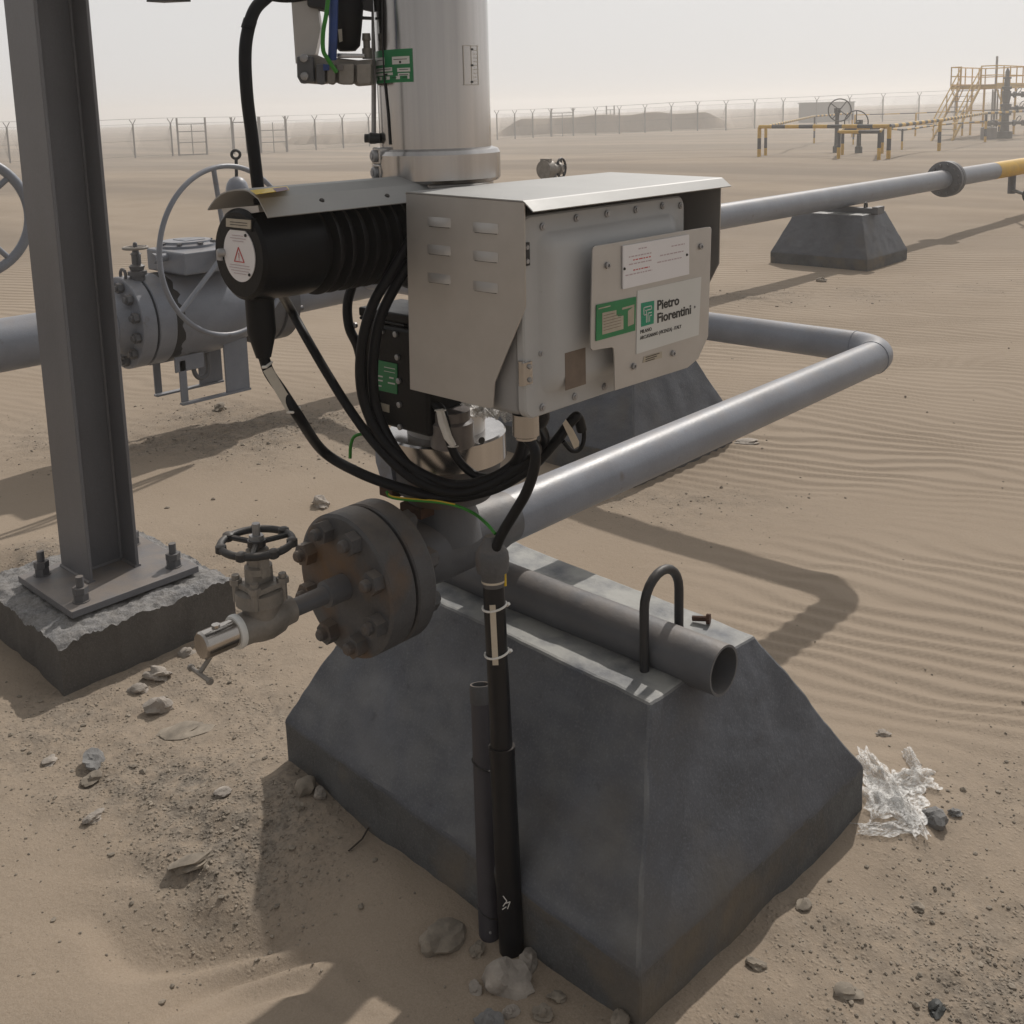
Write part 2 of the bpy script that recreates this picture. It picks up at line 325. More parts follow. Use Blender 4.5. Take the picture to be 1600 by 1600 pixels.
def sand_mat():
    m = bpy.data.materials.new('desert_sand'); m.use_nodes = True; t = m.node_tree; N = t.nodes; L = t.links; b = N['Principled BSDF']
    b.inputs['Roughness'].default_value = .95; b.inputs['Specular IOR Level'].default_value = .15
    tc = N.new('ShaderNodeTexCoord'); P = tc.outputs['Object']
    def noise(s, d=6, r=.6, src=P):
        n = N.new('ShaderNodeTexNoise'); n.inputs['Scale'].default_value = s; n.inputs['Detail'].default_value = d; n.inputs['Roughness'].default_value = r; L.new(src, n.inputs['Vector']); return n.outputs['Fac']
    def mr(s, a, bb, c=0., d=1.):
        n = N.new('ShaderNodeMapRange'); n.inputs[1].default_value = a; n.inputs[2].default_value = bb; n.inputs[3].default_value = c; n.inputs[4].default_value = d; L.new(s, n.inputs[0]); return n.outputs[0]
    def mix(f, a, bb):
        q = N.new('ShaderNodeMix'); q.data_type = 'RGBA'; L.new(f, q.inputs[0])
        for s, k in ((a, 6), (bb, 7)):
            if isinstance(s, tuple): q.inputs[k].default_value = (*s, 1)
            else: L.new(s, q.inputs[k])
        return q.outputs[2]
    def mul(a, bb):
        q = N.new('ShaderNodeMath'); q.operation = 'MULTIPLY'
        for s, k in ((a, 0), (bb, 1)):
            if isinstance(s, float): q.inputs[k].default_value = s
            else: L.new(s, q.inputs[k])
        return q.outputs[0]
    ga = N.new('ShaderNodeAttribute'); ga.attribute_name = 'gravel'; g = ga.outputs['Fac']
    ra = N.new('ShaderNodeAttribute'); ra.attribute_name = 'ripple'; rp = ra.outputs['Fac']
    sand = mix(mr(noise(1.1), .35, .65), (.268, .211, .155), (.325, .262, .20))
    sand = mix(mr(noise(260, 3, .5), .3, .75), sand, (.35, .285, .222))
    grav = mix(mr(noise(75, 4, .7), .4, .6), (.125, .108, .09), (.245, .212, .175))
    c = mix(mul(g, mr(noise(22, 4, .7), .3, .6)), sand, grav)
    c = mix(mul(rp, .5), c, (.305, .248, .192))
    # broad tracks and wind streaks far away
    mp = N.new('ShaderNodeMapping'); mp.inputs['Rotation'].default_value = (0, 0, R(46)); mp.inputs['Scale'].default_value = (.02, .22, 1); L.new(P, mp.inputs[0])
    mp.inputs['Rotation'].default_value = (0, 0, a_-math.pi/2)
    fa = N.new('ShaderNodeAttribute'); fa.attribute_name = 'far'
    st = mul(mr(noise(1., 5, .55, mp.outputs[0]), .38, .58), fa.outputs['Fac'])
    c = mix(mul(st, .55), c, (.15, .125, .102))
    L.new(c, b.inputs['Base Color'])
    h = N.new('ShaderNodeMath'); h.operation = 'ADD'
    L.new(mul(noise(420, 2, .5), .0008), h.inputs[0])
    vo = N.new('ShaderNodeTexVoronoi'); vo.inputs['Scale'].default_value = 95; L.new(P, vo.inputs['Vector'])
    stones = mul(mr(vo.outputs['Distance'], 0., .45, 1., 0.), mr(noise(30, 3, .6), .42, .6))
    L.new(mul(mul(stones, g), .008), h.inputs[1])
    h2 = N.new('ShaderNodeMath'); h2.operation = 'ADD'; L.new(h.outputs[0], h2.inputs[0]); L.new(mul(noise(60, 5, .6), .0025), h2.inputs[1])
    # small wind ripples beyond the finely modelled ground
    wv = N.new('ShaderNodeTexWave'); wv.bands_direction = 'Y'; wv.inputs['Scale'].default_value = 2.4; wv.inputs['Distortion'].default_value = 3.5; wv.inputs['Detail'].default_value = 3; wv.inputs['Detail Scale'].default_value = .6
    mp2 = N.new('ShaderNodeMapping'); mp2.inputs['Rotation'].default_value = (0, 0, a_-math.pi/2+R(17)); L.new(P, mp2.inputs[0]); L.new(mp2.outputs[0], wv.inputs['Vector'])
    fr = N.new('ShaderNodeAttribute'); fr.attribute_name = 'farripple'
    h3 = N.new('ShaderNodeMath'); h3.operation = 'ADD'; L.new(h2.outputs[0], h3.inputs[0]); L.new(mul(mul(wv.outputs['Fac'], fr.outputs['Fac']), .012), h3.inputs[1])
    bp = N.new('ShaderNodeBump'); bp.inputs['Strength'].default_value = .9; bp.inputs['Distance'].default_value = 1.; L.new(h3.outputs[0], bp.inputs['Height']); L.new(bp.outputs[0], b.inputs['Normal'])
    return m
M_sand = sand_mat()

# ================================================================== GROUND
def ground():
    xs = np.concatenate([-np.geomspace(420, 4.2, 130), np.arange(-4.15, 4.2, .02), np.geomspace(4.2, 420, 130)])
    ys = np.concatenate([[-30, -10, -3, -1, 0, .5], np.arange(.9, 5., .012), np.arange(5., 9., .018), np.geomspace(9, 420, 260)])
    X, Y = np.meshgrid(xs, ys); x = X*_u[0]+Y*_u[1]; y = X*_v[0]+Y*_v[1]
    z = terrain(x, y)
    ny, nx = X.shape; me = bpy.data.meshes.new('desert_ground')
    co = np.stack([x, y, z], -1).reshape(-1, 3)
    I = np.arange(ny*nx).reshape(ny, nx); q = np.stack([I[:-1, :-1], I[:-1, 1:], I[1:, 1:], I[1:, :-1]], -1).reshape(-1, 4)
    me.vertices.add(len(co)); me.vertices.foreach_set('co', co.ravel())
    me.loops.add(q.size); me.loops.foreach_set('vertex_index', q.ravel().astype(np.int32))
    me.polygons.add(len(q)); me.polygons.foreach_set('loop_start', np.arange(0, q.size, 4, dtype=np.int32)); me.polygons.foreach_set('loop_total', np.full(len(q), 4, np.int32))
    me.update(); me.validate(); me.shade_smooth()
    D = np.hypot(X, Y)
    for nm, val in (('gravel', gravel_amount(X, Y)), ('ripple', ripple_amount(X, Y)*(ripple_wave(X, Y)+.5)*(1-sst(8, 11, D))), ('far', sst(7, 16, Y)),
                    ('farripple', sst(8, 11, D)*(1-sst(16, 30, D))*np.clip(.5+fbm(X*.3, Y*.2, 2), 0, 1))):
        at_ = me.attributes.new(nm, 'FLOAT', 'POINT'); at_.data.foreach_set('value', np.asarray(val, np.float32).ravel())
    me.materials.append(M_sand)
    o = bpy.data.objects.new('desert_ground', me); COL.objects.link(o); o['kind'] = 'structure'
ground()

def berm(x0, y0, x1, y1, yb, hgt, seed, dist_v):
    a = gp(x0, y0); b = gp(x1, y1); n = 60; mb = MB(); vs = []
    d = (b-a)[:2]; L = np.hypot(*d); d /= L; nn = np.array([-d[1], d[0]])
    if nn @ a[:2] < 0: nn = -nn
    for i in range(n+1):
        t = i/n; h = hgt*min(1, t*9, (1-t)*9)*(1+.1*float(vnoise(t*9+seed, seed))); p = a[:2]+d*L*t
        for k, (off, z) in enumerate(((-.6, -.7), (0, 0.), (1.6, h), (4.2, h*1.02), (7, -.5))):
            q = p+nn*(off+.5*float(vnoise(t*14+k*3, seed+3))); vs.append((q[0], q[1], a[2]+(b[2]-a[2])*t+z))
    fs = [(i*5+k, (i+1)*5+k, (i+1)*5+k+1, i*5+k+1) for i in range(n) for k in range(4)]
    mb.add(vs, fs); o = obj('sand_berm', mb, M_sand, origin=(a[0], a[1], a[2])); o['kind'] = 'structure'
berm(768, 213, 1150, 199, 0, 1.75, 2, 0)
berm(432, 226, 590, 223, 0, .75, 5, 0)

# haze: one closed box of dusty air round the place
def haze():
    mb = MB().box((-430, -430, -4.5), (430, 430, 6.5))
    m = bpy.data.materials.new('dusty_air'); m.use_nodes = True; t = m.node_tree; t.nodes.remove(t.nodes['Principled BSDF'])
    pv = t.nodes.new('ShaderNodeVolumePrincipled'); pv.inputs['Color'].default_value = (1., .98, .96, 1); pv.inputs['Density'].default_value = .0037; pv.inputs['Anisotropy'].default_value = .45
    t.links.new(pv.outputs[0], t.nodes['Material Output'].inputs['Volume'])
    o = obj('haze', mb, m); o['kind'] = 'stuff'; o['label'] = 'pale dusty haze over the desert'
haze()

# ================================================================== CONCRETE PEDESTALS
def pedestal(name, ua, ub, va, vb, hb, H, i1, i2, i3, i4, yaw, label, group, seed):
    c = ((ua+ub)/2, (va+vb)/2); t = thing(name, (c[0], c[1], 0), label, 'concrete pedestal', group)
    cs, sn = math.cos(yaw), math.sin(yaw)
    def P(a, b, z): x, y = a-c[0], b-c[1]; return (c[0]+cs*x-sn*y, c[1]+sn*x+cs*y, z)
    mb = MB(); vs = []
    for (z, q) in ((-.12, 0), (hb, 0), (H, 1)):
        vs += [P(ua+i1*q, va+i3*q, z), P(ub-i2*q, va+i3*q, z), P(ub-i2*q, vb-i4*q, z), P(ua+i1*q, vb-i4*q, z)]
    mb.add(vs, [(3, 2, 1, 0), (0, 1, 5, 4), (1, 2, 6, 5), (2, 3, 7, 6), (3, 0, 4, 7), (4, 5, 9, 8), (5, 6, 10, 9), (6, 7, 11, 10), (7, 4, 8, 11), (8, 9, 10, 11)])
    import bmesh
    bm = bmesh.new(); me = bpy.data.meshes.new('block')
    org = Vector((c[0], c[1], 0)); vv = [bm.verts.new(Vector(q)-org) for q in mb.v]
    for f in mb.f: bm.faces.new([vv[i] for i in f])
    bmesh.ops.bevel(bm, geom=list(bm.edges), offset=.006, segments=2, affect='EDGES', profile=.5)
    bmesh.ops.triangulate(bm, faces=[f for f in bm.faces if len(f.verts) > 4])
    bmesh.ops.subdivide_edges(bm, edges=[e for e in bm.edges if e.calc_length() > .12], cuts=30, use_grid_fill=True)
    for v in bm.verts:
        k = .0022; p = v.co*13
        v.co += Vector((float(vnoise(p.y+seed, p.z)), float(vnoise(p.x+seed+9, p.z)), float(vnoise(p.x, p.y+seed))))*k
        p = v.co*47; v.co += Vector((float(vnoise(p.y+seed, p.z)), float(vnoise(p.x+seed+9, p.z)), float(vnoise(p.x, p.y+seed))))*.0012
    for f in bm.faces:
        if f.calc_center_median().z < hb-.004: f.material_index = 1
    bm.to_mesh(me); bm.free(); sharp(me, 11); me.materials.append(M_conc); me.materials.append(M_band)
    o = bpy.data.objects.new('block', me); COL.objects.link(o); o.parent = t
    return t
def ubolt(parent, u, v, z0, z1, half, r, axis='v'):
    pts = [(u, v-half, z0)]
    for k in range(13):
        w = math.pi*(1-k/12); pts.append((u, v+half*math.cos(w), z1-half+half*math.sin(w)))
    pts.append((u, v+half, z0))
    if axis == 'u': pts = [(u+(q[1]-v), v, q[2]) for q in pts]
    o = obj('u_bolt', MB().tube(pts, r, 12), M_iron, parent); return o
PED = pedestal('concrete_pedestal', -2.054, -.934, 1.312, 2.117, .125, .479, .139, .146, .219, .227, -.045, 'large dark grey concrete pedestal with sloping sides in the foreground', 'concrete pedestals under the pipes', 1)
st = MB(); TU0, TU1, TV, TZ, TR = -1.93, -1.018, 1.66, .507, .051
st.lathe((TU0, TV, TZ), (1, 0, 0), [(0, TR), (TU1-TU0, TR), (TU1-TU0, TR-.005), (.25, TR-.005)], 40, True)
obj('support_tube', st, M_paintd, PED, ang=50)
gm = MB(); gn = 26                                       # mortar fillet along the half-sunk tube
for sgn in (-1, 1):
    vs = []
    for i in range(gn):
        uu = TU0-.02+(TU1-TU0-.03)*i/(gn-1); wv = .006*float(vnoise(i*.9, 3+sgn)); vs += [(uu, TV+sgn*(.078+wv), .4775), (uu, TV+sgn*.050, .499+wv*.5), (uu, TV+sgn*.02, .47)]
    gm.add(vs, [(i*3+k, (i+1)*3+k, (i+1)*3+k+1, i*3+k+1)[::sgn] for i in range(gn-1) for k in range(2)])
ub_ = ubolt(PED, -1.165, 1.66, .44, .672, .061, .0098)
rb = MB(); q0 = Vector(at(1082, 966, z=.487)); rb.cyl(q0, q0+Vector((.030, .012, .004)), .0065, 8).hexnut(q0+Vector((.029, .0115, .004)), (1, .4, .05), .012, .008)
tag(obj('rusty_bolt', rb, M_rust, origin=q0), 'short rusty bolt lying on the pedestal top behind the loop', 'bolt')
# block under the far leg and block under the main line
P2 = pedestal('concrete_pedestal', -3.66, -2.60, 3.50, 4.30, .118, .50, .13, .15, .2, .2, 0, 'dark concrete pedestal behind the grey control cabinet', 'concrete pedestals under the pipes', 4)
obj('pipe_saddle', MB().box((-3.3, 3.74, .49), (-2.95, 3.90, .594)), M_paintd, P2, bevel=.006)
B3u0, B3u1, B3v0, B3v1 = -5.40, -4.36, 9.62, 10.55
P3 = pedestal('concrete_pedestal', B3u0, B3u1, B3v0, B3v1, .10, .50, .16, .16, .2, .2, 0, 'distant dark concrete pedestal under the long silver pipeline', 'concrete pedestals under the pipes', 8)
obj('pipe_saddle', MB().box((-5.10, 10.02, .49), (-4.45, 10.12, .553)).box((-5.16, 9.99, .5), (-5.10, 10.15, .57)).box((-4.50, 9.99, .5), (-4.44, 10.15, .57)), M_paintd, P3, bevel=.006)
ubolt(P3, -4.60, 10.07, .5, .60, .025, .010)

# ================================================================== SMALL PIPE LOOP
U0, Z0, RP, VF = -1.635, .655, .0605, 3.815
def elbow(c0, c1, c2, rad, n=10):                        # corner polyline rounded with radius rad
    a, b, c = Vector(c0), Vector(c1), Vector(c2); d1 = (a-b).normalized(); d2 = (c-b).normalized(); cen = b+(d1+d2)*rad
    return [cen-d2*rad*math.cos(w)-d1*rad*math.sin(w) for w in [math.pi/2*k/n for k in range(n+1)]]
loop = thing('pipe_loop', (U0, 1.6, 0), 'grey painted pipe bending back behind the control cabinet', 'pipe')
pth = [(U0, 1.62, Z0-.001)]+elbow((U0, 1.6, Z0+.006), (U0, VF, Z0+.006), (-4.7, VF, Z0+.006), .135)+[(-2.6, VF, Z0+.005), (-4.82, VF, Z0+.004)]
obj('pipe', MB().tube(pth, RP, 48), M_paint, loop, ang=60)
for k, w in ((0, (0, 1, 0)), (1, (-1, 0, 0))):
    q = (U0, VF-.135, Z0+.006) if k == 0 else (U0-.135, VF, Z0+.006)
    obj('weld_seam', MB().lathe(Vector(q)-Vector(w)*.004, w, [(0, RP-.001), (.002, RP+.0022), (.006, RP+.0022), (.008, RP-.001)], 48), M_paint, loop)
tee = MB(); tee.lathe((U0, 1.395, Z0), (0, 1, 0), [(0, .066), (.03, .072), (.06, .074), (.20, .074), (.25, .068), (.275, .0625), (.30, .061)], 48)
obj('tee', tee, M_paintd, loop, ang=60)
obj('riser', MB().lathe((U0, 1.50, Z0+.02), (0, 0, 1), [(0, .085), (.045, .073), (.07, .070), (.118, .070)], 48), M_paintd, loop, ang=60)
obj('pipe_flange', MB().lathe((U0, 1.289, Z0), (0, 1, 0), [(0, .146), (.003, .150), (.043, .150), (.047, .147), (.0475, .100), (.075, .082), (.108, .067)], 64), M_rusty, loop, ang=25)
gas = obj('gasket', MB().lathe((U0, 1.281, Z0), (0, 1, 0), [(0, .118), (.010, .118)], 48), M_rust, loop)
bf = obj('blind_flange', MB().lathe((U0, 1.217, Z0), (0, 1, 0), [(0, .143), (.004, .150), (.061, .150), (.065, .146)], 64), M_rusty, loop, ang=25)
for k in range(8):
    w = R(22.5+45*k); x, z = U0+.117*math.cos(w), Z0+.117*math.sin(w)
    b = MB().cyl((x, 1.182, z), (x, 1.372, z), .0125, 14).hexnut((x, 1.193, z), (0, 1, 0), .0245, .025, R(11*k)).hexnut((x, 1.336, z), (0, 1, 0), .0245, .024, R(7*k)).lathe((x, 1.182, z), (0, -1, 0), [(0, .0125), (.004, .009)], 14)
    obj('stud_bolt', b, M_rusty, loop)

# drain valve on the blind flange
gv = thing('gate_valve', (U0, 1.02, .62), 'small weathered gate valve with black handwheel on the blind flange', 'valve')
obj('nipple', MB().lathe((U0, 1.219, Z0), (0, -1, 0), [(0, .027), (.05, .027), (.052, .0185), (.12, .0178), (.15, .0178)], 28), M_paintd, gv)
body = MB().lathe((U0, 1.088, .656), (0, -1, 0), [(0, .027), (.022, .028), (.03, .034), (.055, .038), (.075, .036), (.095, .031), (.12, .030)], 28)
body.lathe((U0, 1.022, .640), (0, 0, 1), [(0, .026), (.03, .034), (.055, .036), (.058, .046), (.083, .046), (.086, .030)], 28)
obj('valve_body', body, M_valve, gv, ang=40)
bon = MB().box((U0-.036, .99, .727), (U0+.036, 1.054, .737)).box((U0-.014, 1.000, .737), (U0+.014, 1.044, .760)).lathe((U0, 1.022, .757), (0, 0, 1), [(0, .026), (.012, .026), (.013, .017), (.03, .017), (.031, .023), (.044, .021), (.046, .011)], 20)
for sx in (-1, 1):
    for sy in (-1, 1): bon.cyl((U0+sx*.031, 1.022+sy*.031, .70), (U0+sx*.031, 1.022+sy*.031, .752), .0075, 8).hexnut((U0+sx*.031, 1.022+sy*.031, .733), (0, 0, 1), .012, .011)
for sx in (-1, 1): bon.box((U0+sx*.019-.006, 1.013, .752), (U0+sx*.019+.006, 1.031, .797))
obj('bonnet', bon, M_valve, gv, ang=30)
hw = MB(); HC = Vector((U0, 1.022, .814)); hn = Vector((.02, .02, 1)).normalized()
hw.ring(HC, hn, .066, .0072, 48, 10); hw.lathe(HC-hn*.006, hn, [(0, .017), (.012, .017)], 20)
ha = hn.orthogonal().normalized(); hb_ = hn.cross(ha)
for k in range(7):
    w = 2*math.pi*k/7; hw.lathe(HC+(ha*math.cos(w)+hb_*math.sin(w))*.066-hn*.009, hn, [(0, .006), (.003, .0105), (.015, .0105), (.018, .006)], 12)
for k in range(3):
    w = 2*math.pi*k/3+.6; hw.tube([HC, HC+(ha*math.cos(w)+hb_*math.sin(w))*.064], .0055, 8)
obj('handwheel', hw, M_iron, gv, ang=40)
obj('stem', MB().cyl(HC-hn*.06, HC+hn*.038, .0075, 12).hexnut(HC+hn*.006, hn, .014, .009), M_bolt, gv)
obj('seal_ring', MB().lathe((U0, .972, .657), (0, -1, 0), [(0, .032), (.004, .033), (.008, .033), (.012, .031)], 28), M_ptfe, gv)
obj('plug', MB().lathe((U0, .962, .658), (0, -1, 0), [(0, .026), (.066, .026), (.070, .023)], 28).cyl((U0, .925, .672), (U0, .925, .688), .008, 8), M_chrome, gv)
obj('tee_handle', MB().tube([(U0+.002, .915, .638), (U0-.004, .890, .608)], .0045, 10).tube([(U0-.030, .888, .606), (U0+.026, .888, .603)], .0042, 10).lathe((U0-.030, .888, .606), (-1, 0, 0), [(0, .0042), (.002, .007), (.008, .006)], 10).lathe((U0+.026, .888, .603), (1, 0, 0), [(0, .0042), (.002, .007), (.008, .006)], 10), M_valve, gv)

# ================================================================== VALVE ACTUATOR STACK
SU, SV = -1.622, 1.503
act = thing('valve_actuator', (SU, SV, .775), 'tall steel actuator with black motor on the riser, behind the cabinet', 'actuator')
obj('base_flange', MB().lathe((SU, SV, .772), (0, 0, 1), [(0, .095), (.018, .095), (.020, .112), (.088, .118)], 48), M_rusty, act, ang=30)
obj('mounting_ring', MB().lathe((SU, SV, .858), (0, 0, 1), [(0, .124), (.003, .130), (.058, .130), (.062, .126), (.063, .09)], 72), M_steel, act, ang=25)
for px in (684, 765):
    q = ats(px, 693, .128); d = Vector((q[0]-SU, q[1]-SV, 0)).normalized(); p = Vector((SU, SV, q[2]))+d*.1285
    obj('threaded_hole', MB().lathe(p, d, [(0, .0075), (.0025, .0075), (.0028, .005)], 16), M_blk2, act)
obj('drive_column', MB().lathe((SU, SV, .92), (0, 0, 1), [(0, .085), (.06, .085), (.062, .070), (.24, .070), (.245, .06), (.30, .052), (.36, .052)], 40), M_sheet, act, ang=30)
# gearbox with its green plate
GV = 1.372
gb = MB().box((-1.742, GV, .949), (-1.53, 1.47, 1.168))
gbx = obj('gearbox', gb, M_black, act, bevel=.010)
obj('gearbox_cover', MB().box((-1.748, GV+.006, 1.176), (-1.545, 1.50, 1.196)).box((-1.748, GV+.006, 1.168), (-1.60, 1.47, 1.176)), M_black, act, bevel=.004)
for (px, py) in ((619, 522), (622, 558), (624, 595), (625, 632), (626, 667), (598, 517), (602, 661), (556, 508)):
    q = at(px, py, v=GV); obj('screw', MB().lathe((q[0], GV-.0055, q[2]), (0, 1, 0), [(0, .0038), (.001, .0062), (.006, .0062)], 14), M_bolt, act)
for (px, py) in ((588, 520), (591, 655)):
    q = at(px, py, v=GV); obj('earth_lug', MB().prism([(q[0]-.004, GV-.004, q[2]-.013), (q[0]+.006, GV-.004, q[2]-.012), (q[0]+.010, GV-.004, q[2]+.012), (q[0], GV-.004, q[2]+.014)], (0, .003, 0)).lathe((q[0]+.002, GV-.008, q[2]-.002), (0, 1, 0), [(0, .004), (.006, .005)], 10), M_bolt, act)
def quad_v(px, v, th): return MB().prism([at(x, y, v=v) for x, y in px], (0, th, 0))
gp_ = obj('green_label', quad_v([(579, 560), (620, 569), (620, 616), (580, 607)], GV-.0025, .002), M_green, act)
for (x0, x1, y, t_) in ((600, 617, 574, .0016), (600, 617, 580, .0012), (584, 598, 587, .0030), (608, 615, 591, .0032), (586, 598, 594, .003), (606, 617, 599, .003), (584, 596, 602, .0028)):
    a = at(x0, y, v=GV-.003); b = at(x1, y+(x1-x0)*.2, v=GV-.003)
    obj('print_line', MB().prism([a, b, b+np.array([0, 0, t_]), a+np.array([0, 0, t_])], (0, .0004, 0)), M_stick, gp_)
obj('small_nameplate', quad_v([(582, 626), (608, 633), (608, 645), (583, 638)], GV-.002, .0015), M_plate, act)
obj('red_sight_glass', MB().lathe((-1.52, 1.425, .925), (0, 0, 1), [(0, .045), (.05, .045), (.055, .038), (.075, .038)], 28), M_redg, act)
obj('bracket_lug', MB().prism([(-1.735, 1.395, .915), (-1.695, 1.395, .915), (-1.68, 1.395, .82), (-1.715, 1.395, .80), (-1.735, 1.395, .85)], (0, .012, 0)), M_paint, act)
obj('bracket_foot', MB().box((-1.735, 1.40, .772), (-1.69, 1.47, .812)).box((-1.668, 1.40, .748), (-1.60, 1.60, .772)), M_rust, act, bevel=.003)
# upper housing, clamp, spring cylinder
obj('drive_housing', MB().lathe((SU, SV, 1.24), (0, 0, 1), [(0, .082), (.01, .10), (.19, .10), (.20, .10)], 48), M_black, act, ang=30)
obj('neck', MB().lathe((SU, SV, 1.43), (0, 0, 1), [(0, .118), (.03, .118)], 64), M_steel, act)
cl = obj('clamp_ring', MB().lathe((SU, SV, 1.456), (0, 0, 1), [(0, .117), (.004, .129), (.010, .1335), (.060, .1335), (.068, .129), (.072, .117)], 96), M_steel, act, ang=25)
for (px, py) in ((583, 244), (583, 270)):
    q = ats(px, py, .06); d = Vector((q[0]-SU, q[1]-SV, 0)).normalized(); p = Vector((SU, SV, q[2]))+d*.130
    side = Vector((-d.y, d.x, 0))
    obj('clamp_lug', MB().prism([p-side*.017-d*.02+Vector((0, 0, -.017)), p+side*.017-d*.02+Vector((0, 0, -.017)), p+side*.017-d*.02+Vector((0, 0, .017)), p-side*.017-d*.02+Vector((0, 0, .017))], d*.026), M_steel, cl, bevel=.003)
    obj('clamp_screw', MB().lathe(p+d*.006, d, [(0, .0125), (.006, .0125), (.008, .010)], 18).hexnut(p+d*.012, d, .007, .004), M_bolt, cl)
q = ats(645, 262, .128)
sc = obj('spring_cylinder', MB().lathe((SU, SV, 1.52), (0, 0, 1), [(0, .1155), (.60, .1155), (.602, .11), (.62, .11)], 96), M_steel, act, ang=25)
def on_cyl(px, py, r=.1165):
    d = ray(px, py); A = d[0]**2+d[1]**2; B = 2*((C0[0]-SU)*d[0]+(C0[1]-SV)*d[1]); Cc = (C0[0]-SU)**2+(C0[1]-SV)**2-r*r
    D = B*B-4*A*Cc; t = -B/(2*A) if D < 0 else (-B-math.sqrt(D))/(2*A); return C0+d*t
def wrap(name, x0, y0, x1, y1, m, parent, r, th=.0012, n=10):   # plate bent round the cylinder
    a0 = on_cyl(x0, (y0+y1)/2); a1 = on_cyl(x1, (y0+y1)/2); w0 = math.atan2(a0[1]-SV, a0[0]-SU); w1 = math.atan2(a1[1]-SV, a1[0]-SU)
    if w1-w0 > math.pi: w1 -= 2*math.pi
    if w0-w1 > math.pi: w0 -= 2*math.pi
    zt = on_cyl((x0+x1)/2, y0)[2]; zb = on_cyl((x0+x1)/2, y1)[2]; vs = []
    for k in range(n+1):
        w = w0+(w1-w0)*k/n
        for rr in (r, r+th):
            for z in (zb, zt): vs.append((SU+rr*math.cos(w), SV+rr*math.sin(w), z))
    fs = []
    for k in range(n):
        a = k*4; b = a+4
        fs += [(a+2, b+2, b+3, a+3), (a, a+1, b+1, b), (a+1, a+3, b+3, b+1), (a, b, b+2, a+2)]
    fs += [(0, 2, 3, 1), (n*4, n*4+1, n*4+3, n*4+2)]
    return obj(name, MB().add(vs, fs), m, parent)
nl = wrap('green_nameplate', 587, 77, 645, 129, M_green, sc, .1156, .0012)
for (x0, y0, x1, y1) in ((588, 90, 601, 102), (613, 88, 640, 100), (588, 106, 613, 112), (621, 106, 641, 112), (588, 114, 614, 118), (622, 114, 640, 118), (589, 119, 640, 124)):
    wrap('print_field', x0, y0, x1, y1, M_stick, nl, .1169, .0003, 4)
for (x0, y0, x1, y1) in ((590, 94, 598, 95), (615, 92, 636, 93), (624, 95, 627, 99), (590, 108, 611, 109), (600, 115, 606, 118), (592, 121, 636, 122), (624, 108, 638, 109), (624, 116, 638, 117)):
    wrap('print_line', x0, y0, x1, y1, M_ink, nl, .1173, .0002, 3)
np_ = wrap('engraved_nameplate', 724, 71, 747, 133, M_steel, sc, .1156, .0008, 5)
for (x0, y0, x1, y1) in ((724, 71, 747, 72), (724, 132, 747, 133), (724, 71, 725, 133), (736, 71, 737, 133), (746, 71, 747, 133)): wrap('engraving', x0, y0, x1, y1, M_plate, np_, .1165, .0003, 3)
for py in (77, 102, 128): wrap('rivet', 736, py-1.5, 739, py+1.5, M_blk2, np_, .1168, .0008, 2)
for px in (745,):
    for k in range(9): wrap('engraving', 740, 78+6*k, 745, 79+6*k, M_plate, np_, .1165, .0003, 2)
# tie rod and capillary down the left of the cylinder
c_ = [ats(584, y, -.02) for y in (-30, 100, 225)]
obj('tie_rod', MB().tube([(q[0], q[1], q[2]) for q in c_], .005, 10), M_bolt, act)
q = [on_cyl(x, y, .1175) for x, y in ((597, -20), (598, 70), (601, 130), (606, 180), (609, 226))]
obj('capillary', MB().tube(q, .0018, 8), M_blk2, act)
q = ats(579, 216, .02); obj('knob', MB().lathe(q, _rows[0] @ np.array([_u, _v, [0, 0, 1.]]).T*-1, [(-.02, .010), (0, .012), (.004, .009), (.012, .009)], 14), M_iron, act)

# motor
MU0, MZ = -1.635, 1.357
mot = obj('motor', MB().lathe((MU0, 1.026, MZ), (0, 1, 0), [(0, .076), (.006, .083), (.045, .086), (.06, .0875), (.10, .089), (.130, .089), (.137, .0865)], 64), M_black, act, ang=25)
prof = [(0, .085)]
for k in range(10):
    t = .006+k*.0285; prof += [(t, .074), (t+.014, .074), (t+.0155, .0945), (t+.0205, .0945), (t+.022, .074)]
prof += [(.292, .085)]
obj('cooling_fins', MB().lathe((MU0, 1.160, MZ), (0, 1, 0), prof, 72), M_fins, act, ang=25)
ec = obj('warning_disc', MB().lathe((MU0+.004, 1.0262, MZ+.001), (0, -1, 0), [(0, .0495), (.0018, .0495)], 48), M_white, mot)
X_, Z_ = (1, 0, 0), (0, 0, 1); dc = Vector((MU0+.004, 1.0240, MZ+.001))
def line_v(p, w, h, m, par, nm='print_line'): return obj(nm, MB().box((p[0]-w/2, p[1]-.0004, p[2]-h/2), (p[0]+w/2, p[1], p[2]+h/2)), m, par)
tri = [dc+Vector((0, 0, .013)), dc+Vector((-.0155, 0, -.013)), dc+Vector((.0155, 0, -.013))]
for k in range(3): obj('warning_triangle', MB().tube([tri[k], tri[(k+1) % 3]], .0011, 6), M_red, ec)
line_v(dc+Vector((0, 0, -.002)), .0016, .010, M_red, ec, 'warning_mark'); line_v(dc+Vector((0, 0, -.0095)), .0016, .0018, M_red, ec, 'warning_mark')
for dz, w in ((.034, .036), (.029, .050), (.024, .034), (-.0195, .062), (-.0245, .066), (-.0295, .056), (-.0345, .040)): line_v(dc+Vector((0, 0, dz)), w, .0011, M_pink, ec)
for sx, sz in ((.026, .036), (.030, -.034)): obj('screw', MB().lathe(dc+Vector((sx, 0, sz)), (0, -1, 0), [(0, .003), (.002, .0026)], 10), M_ink, ec)
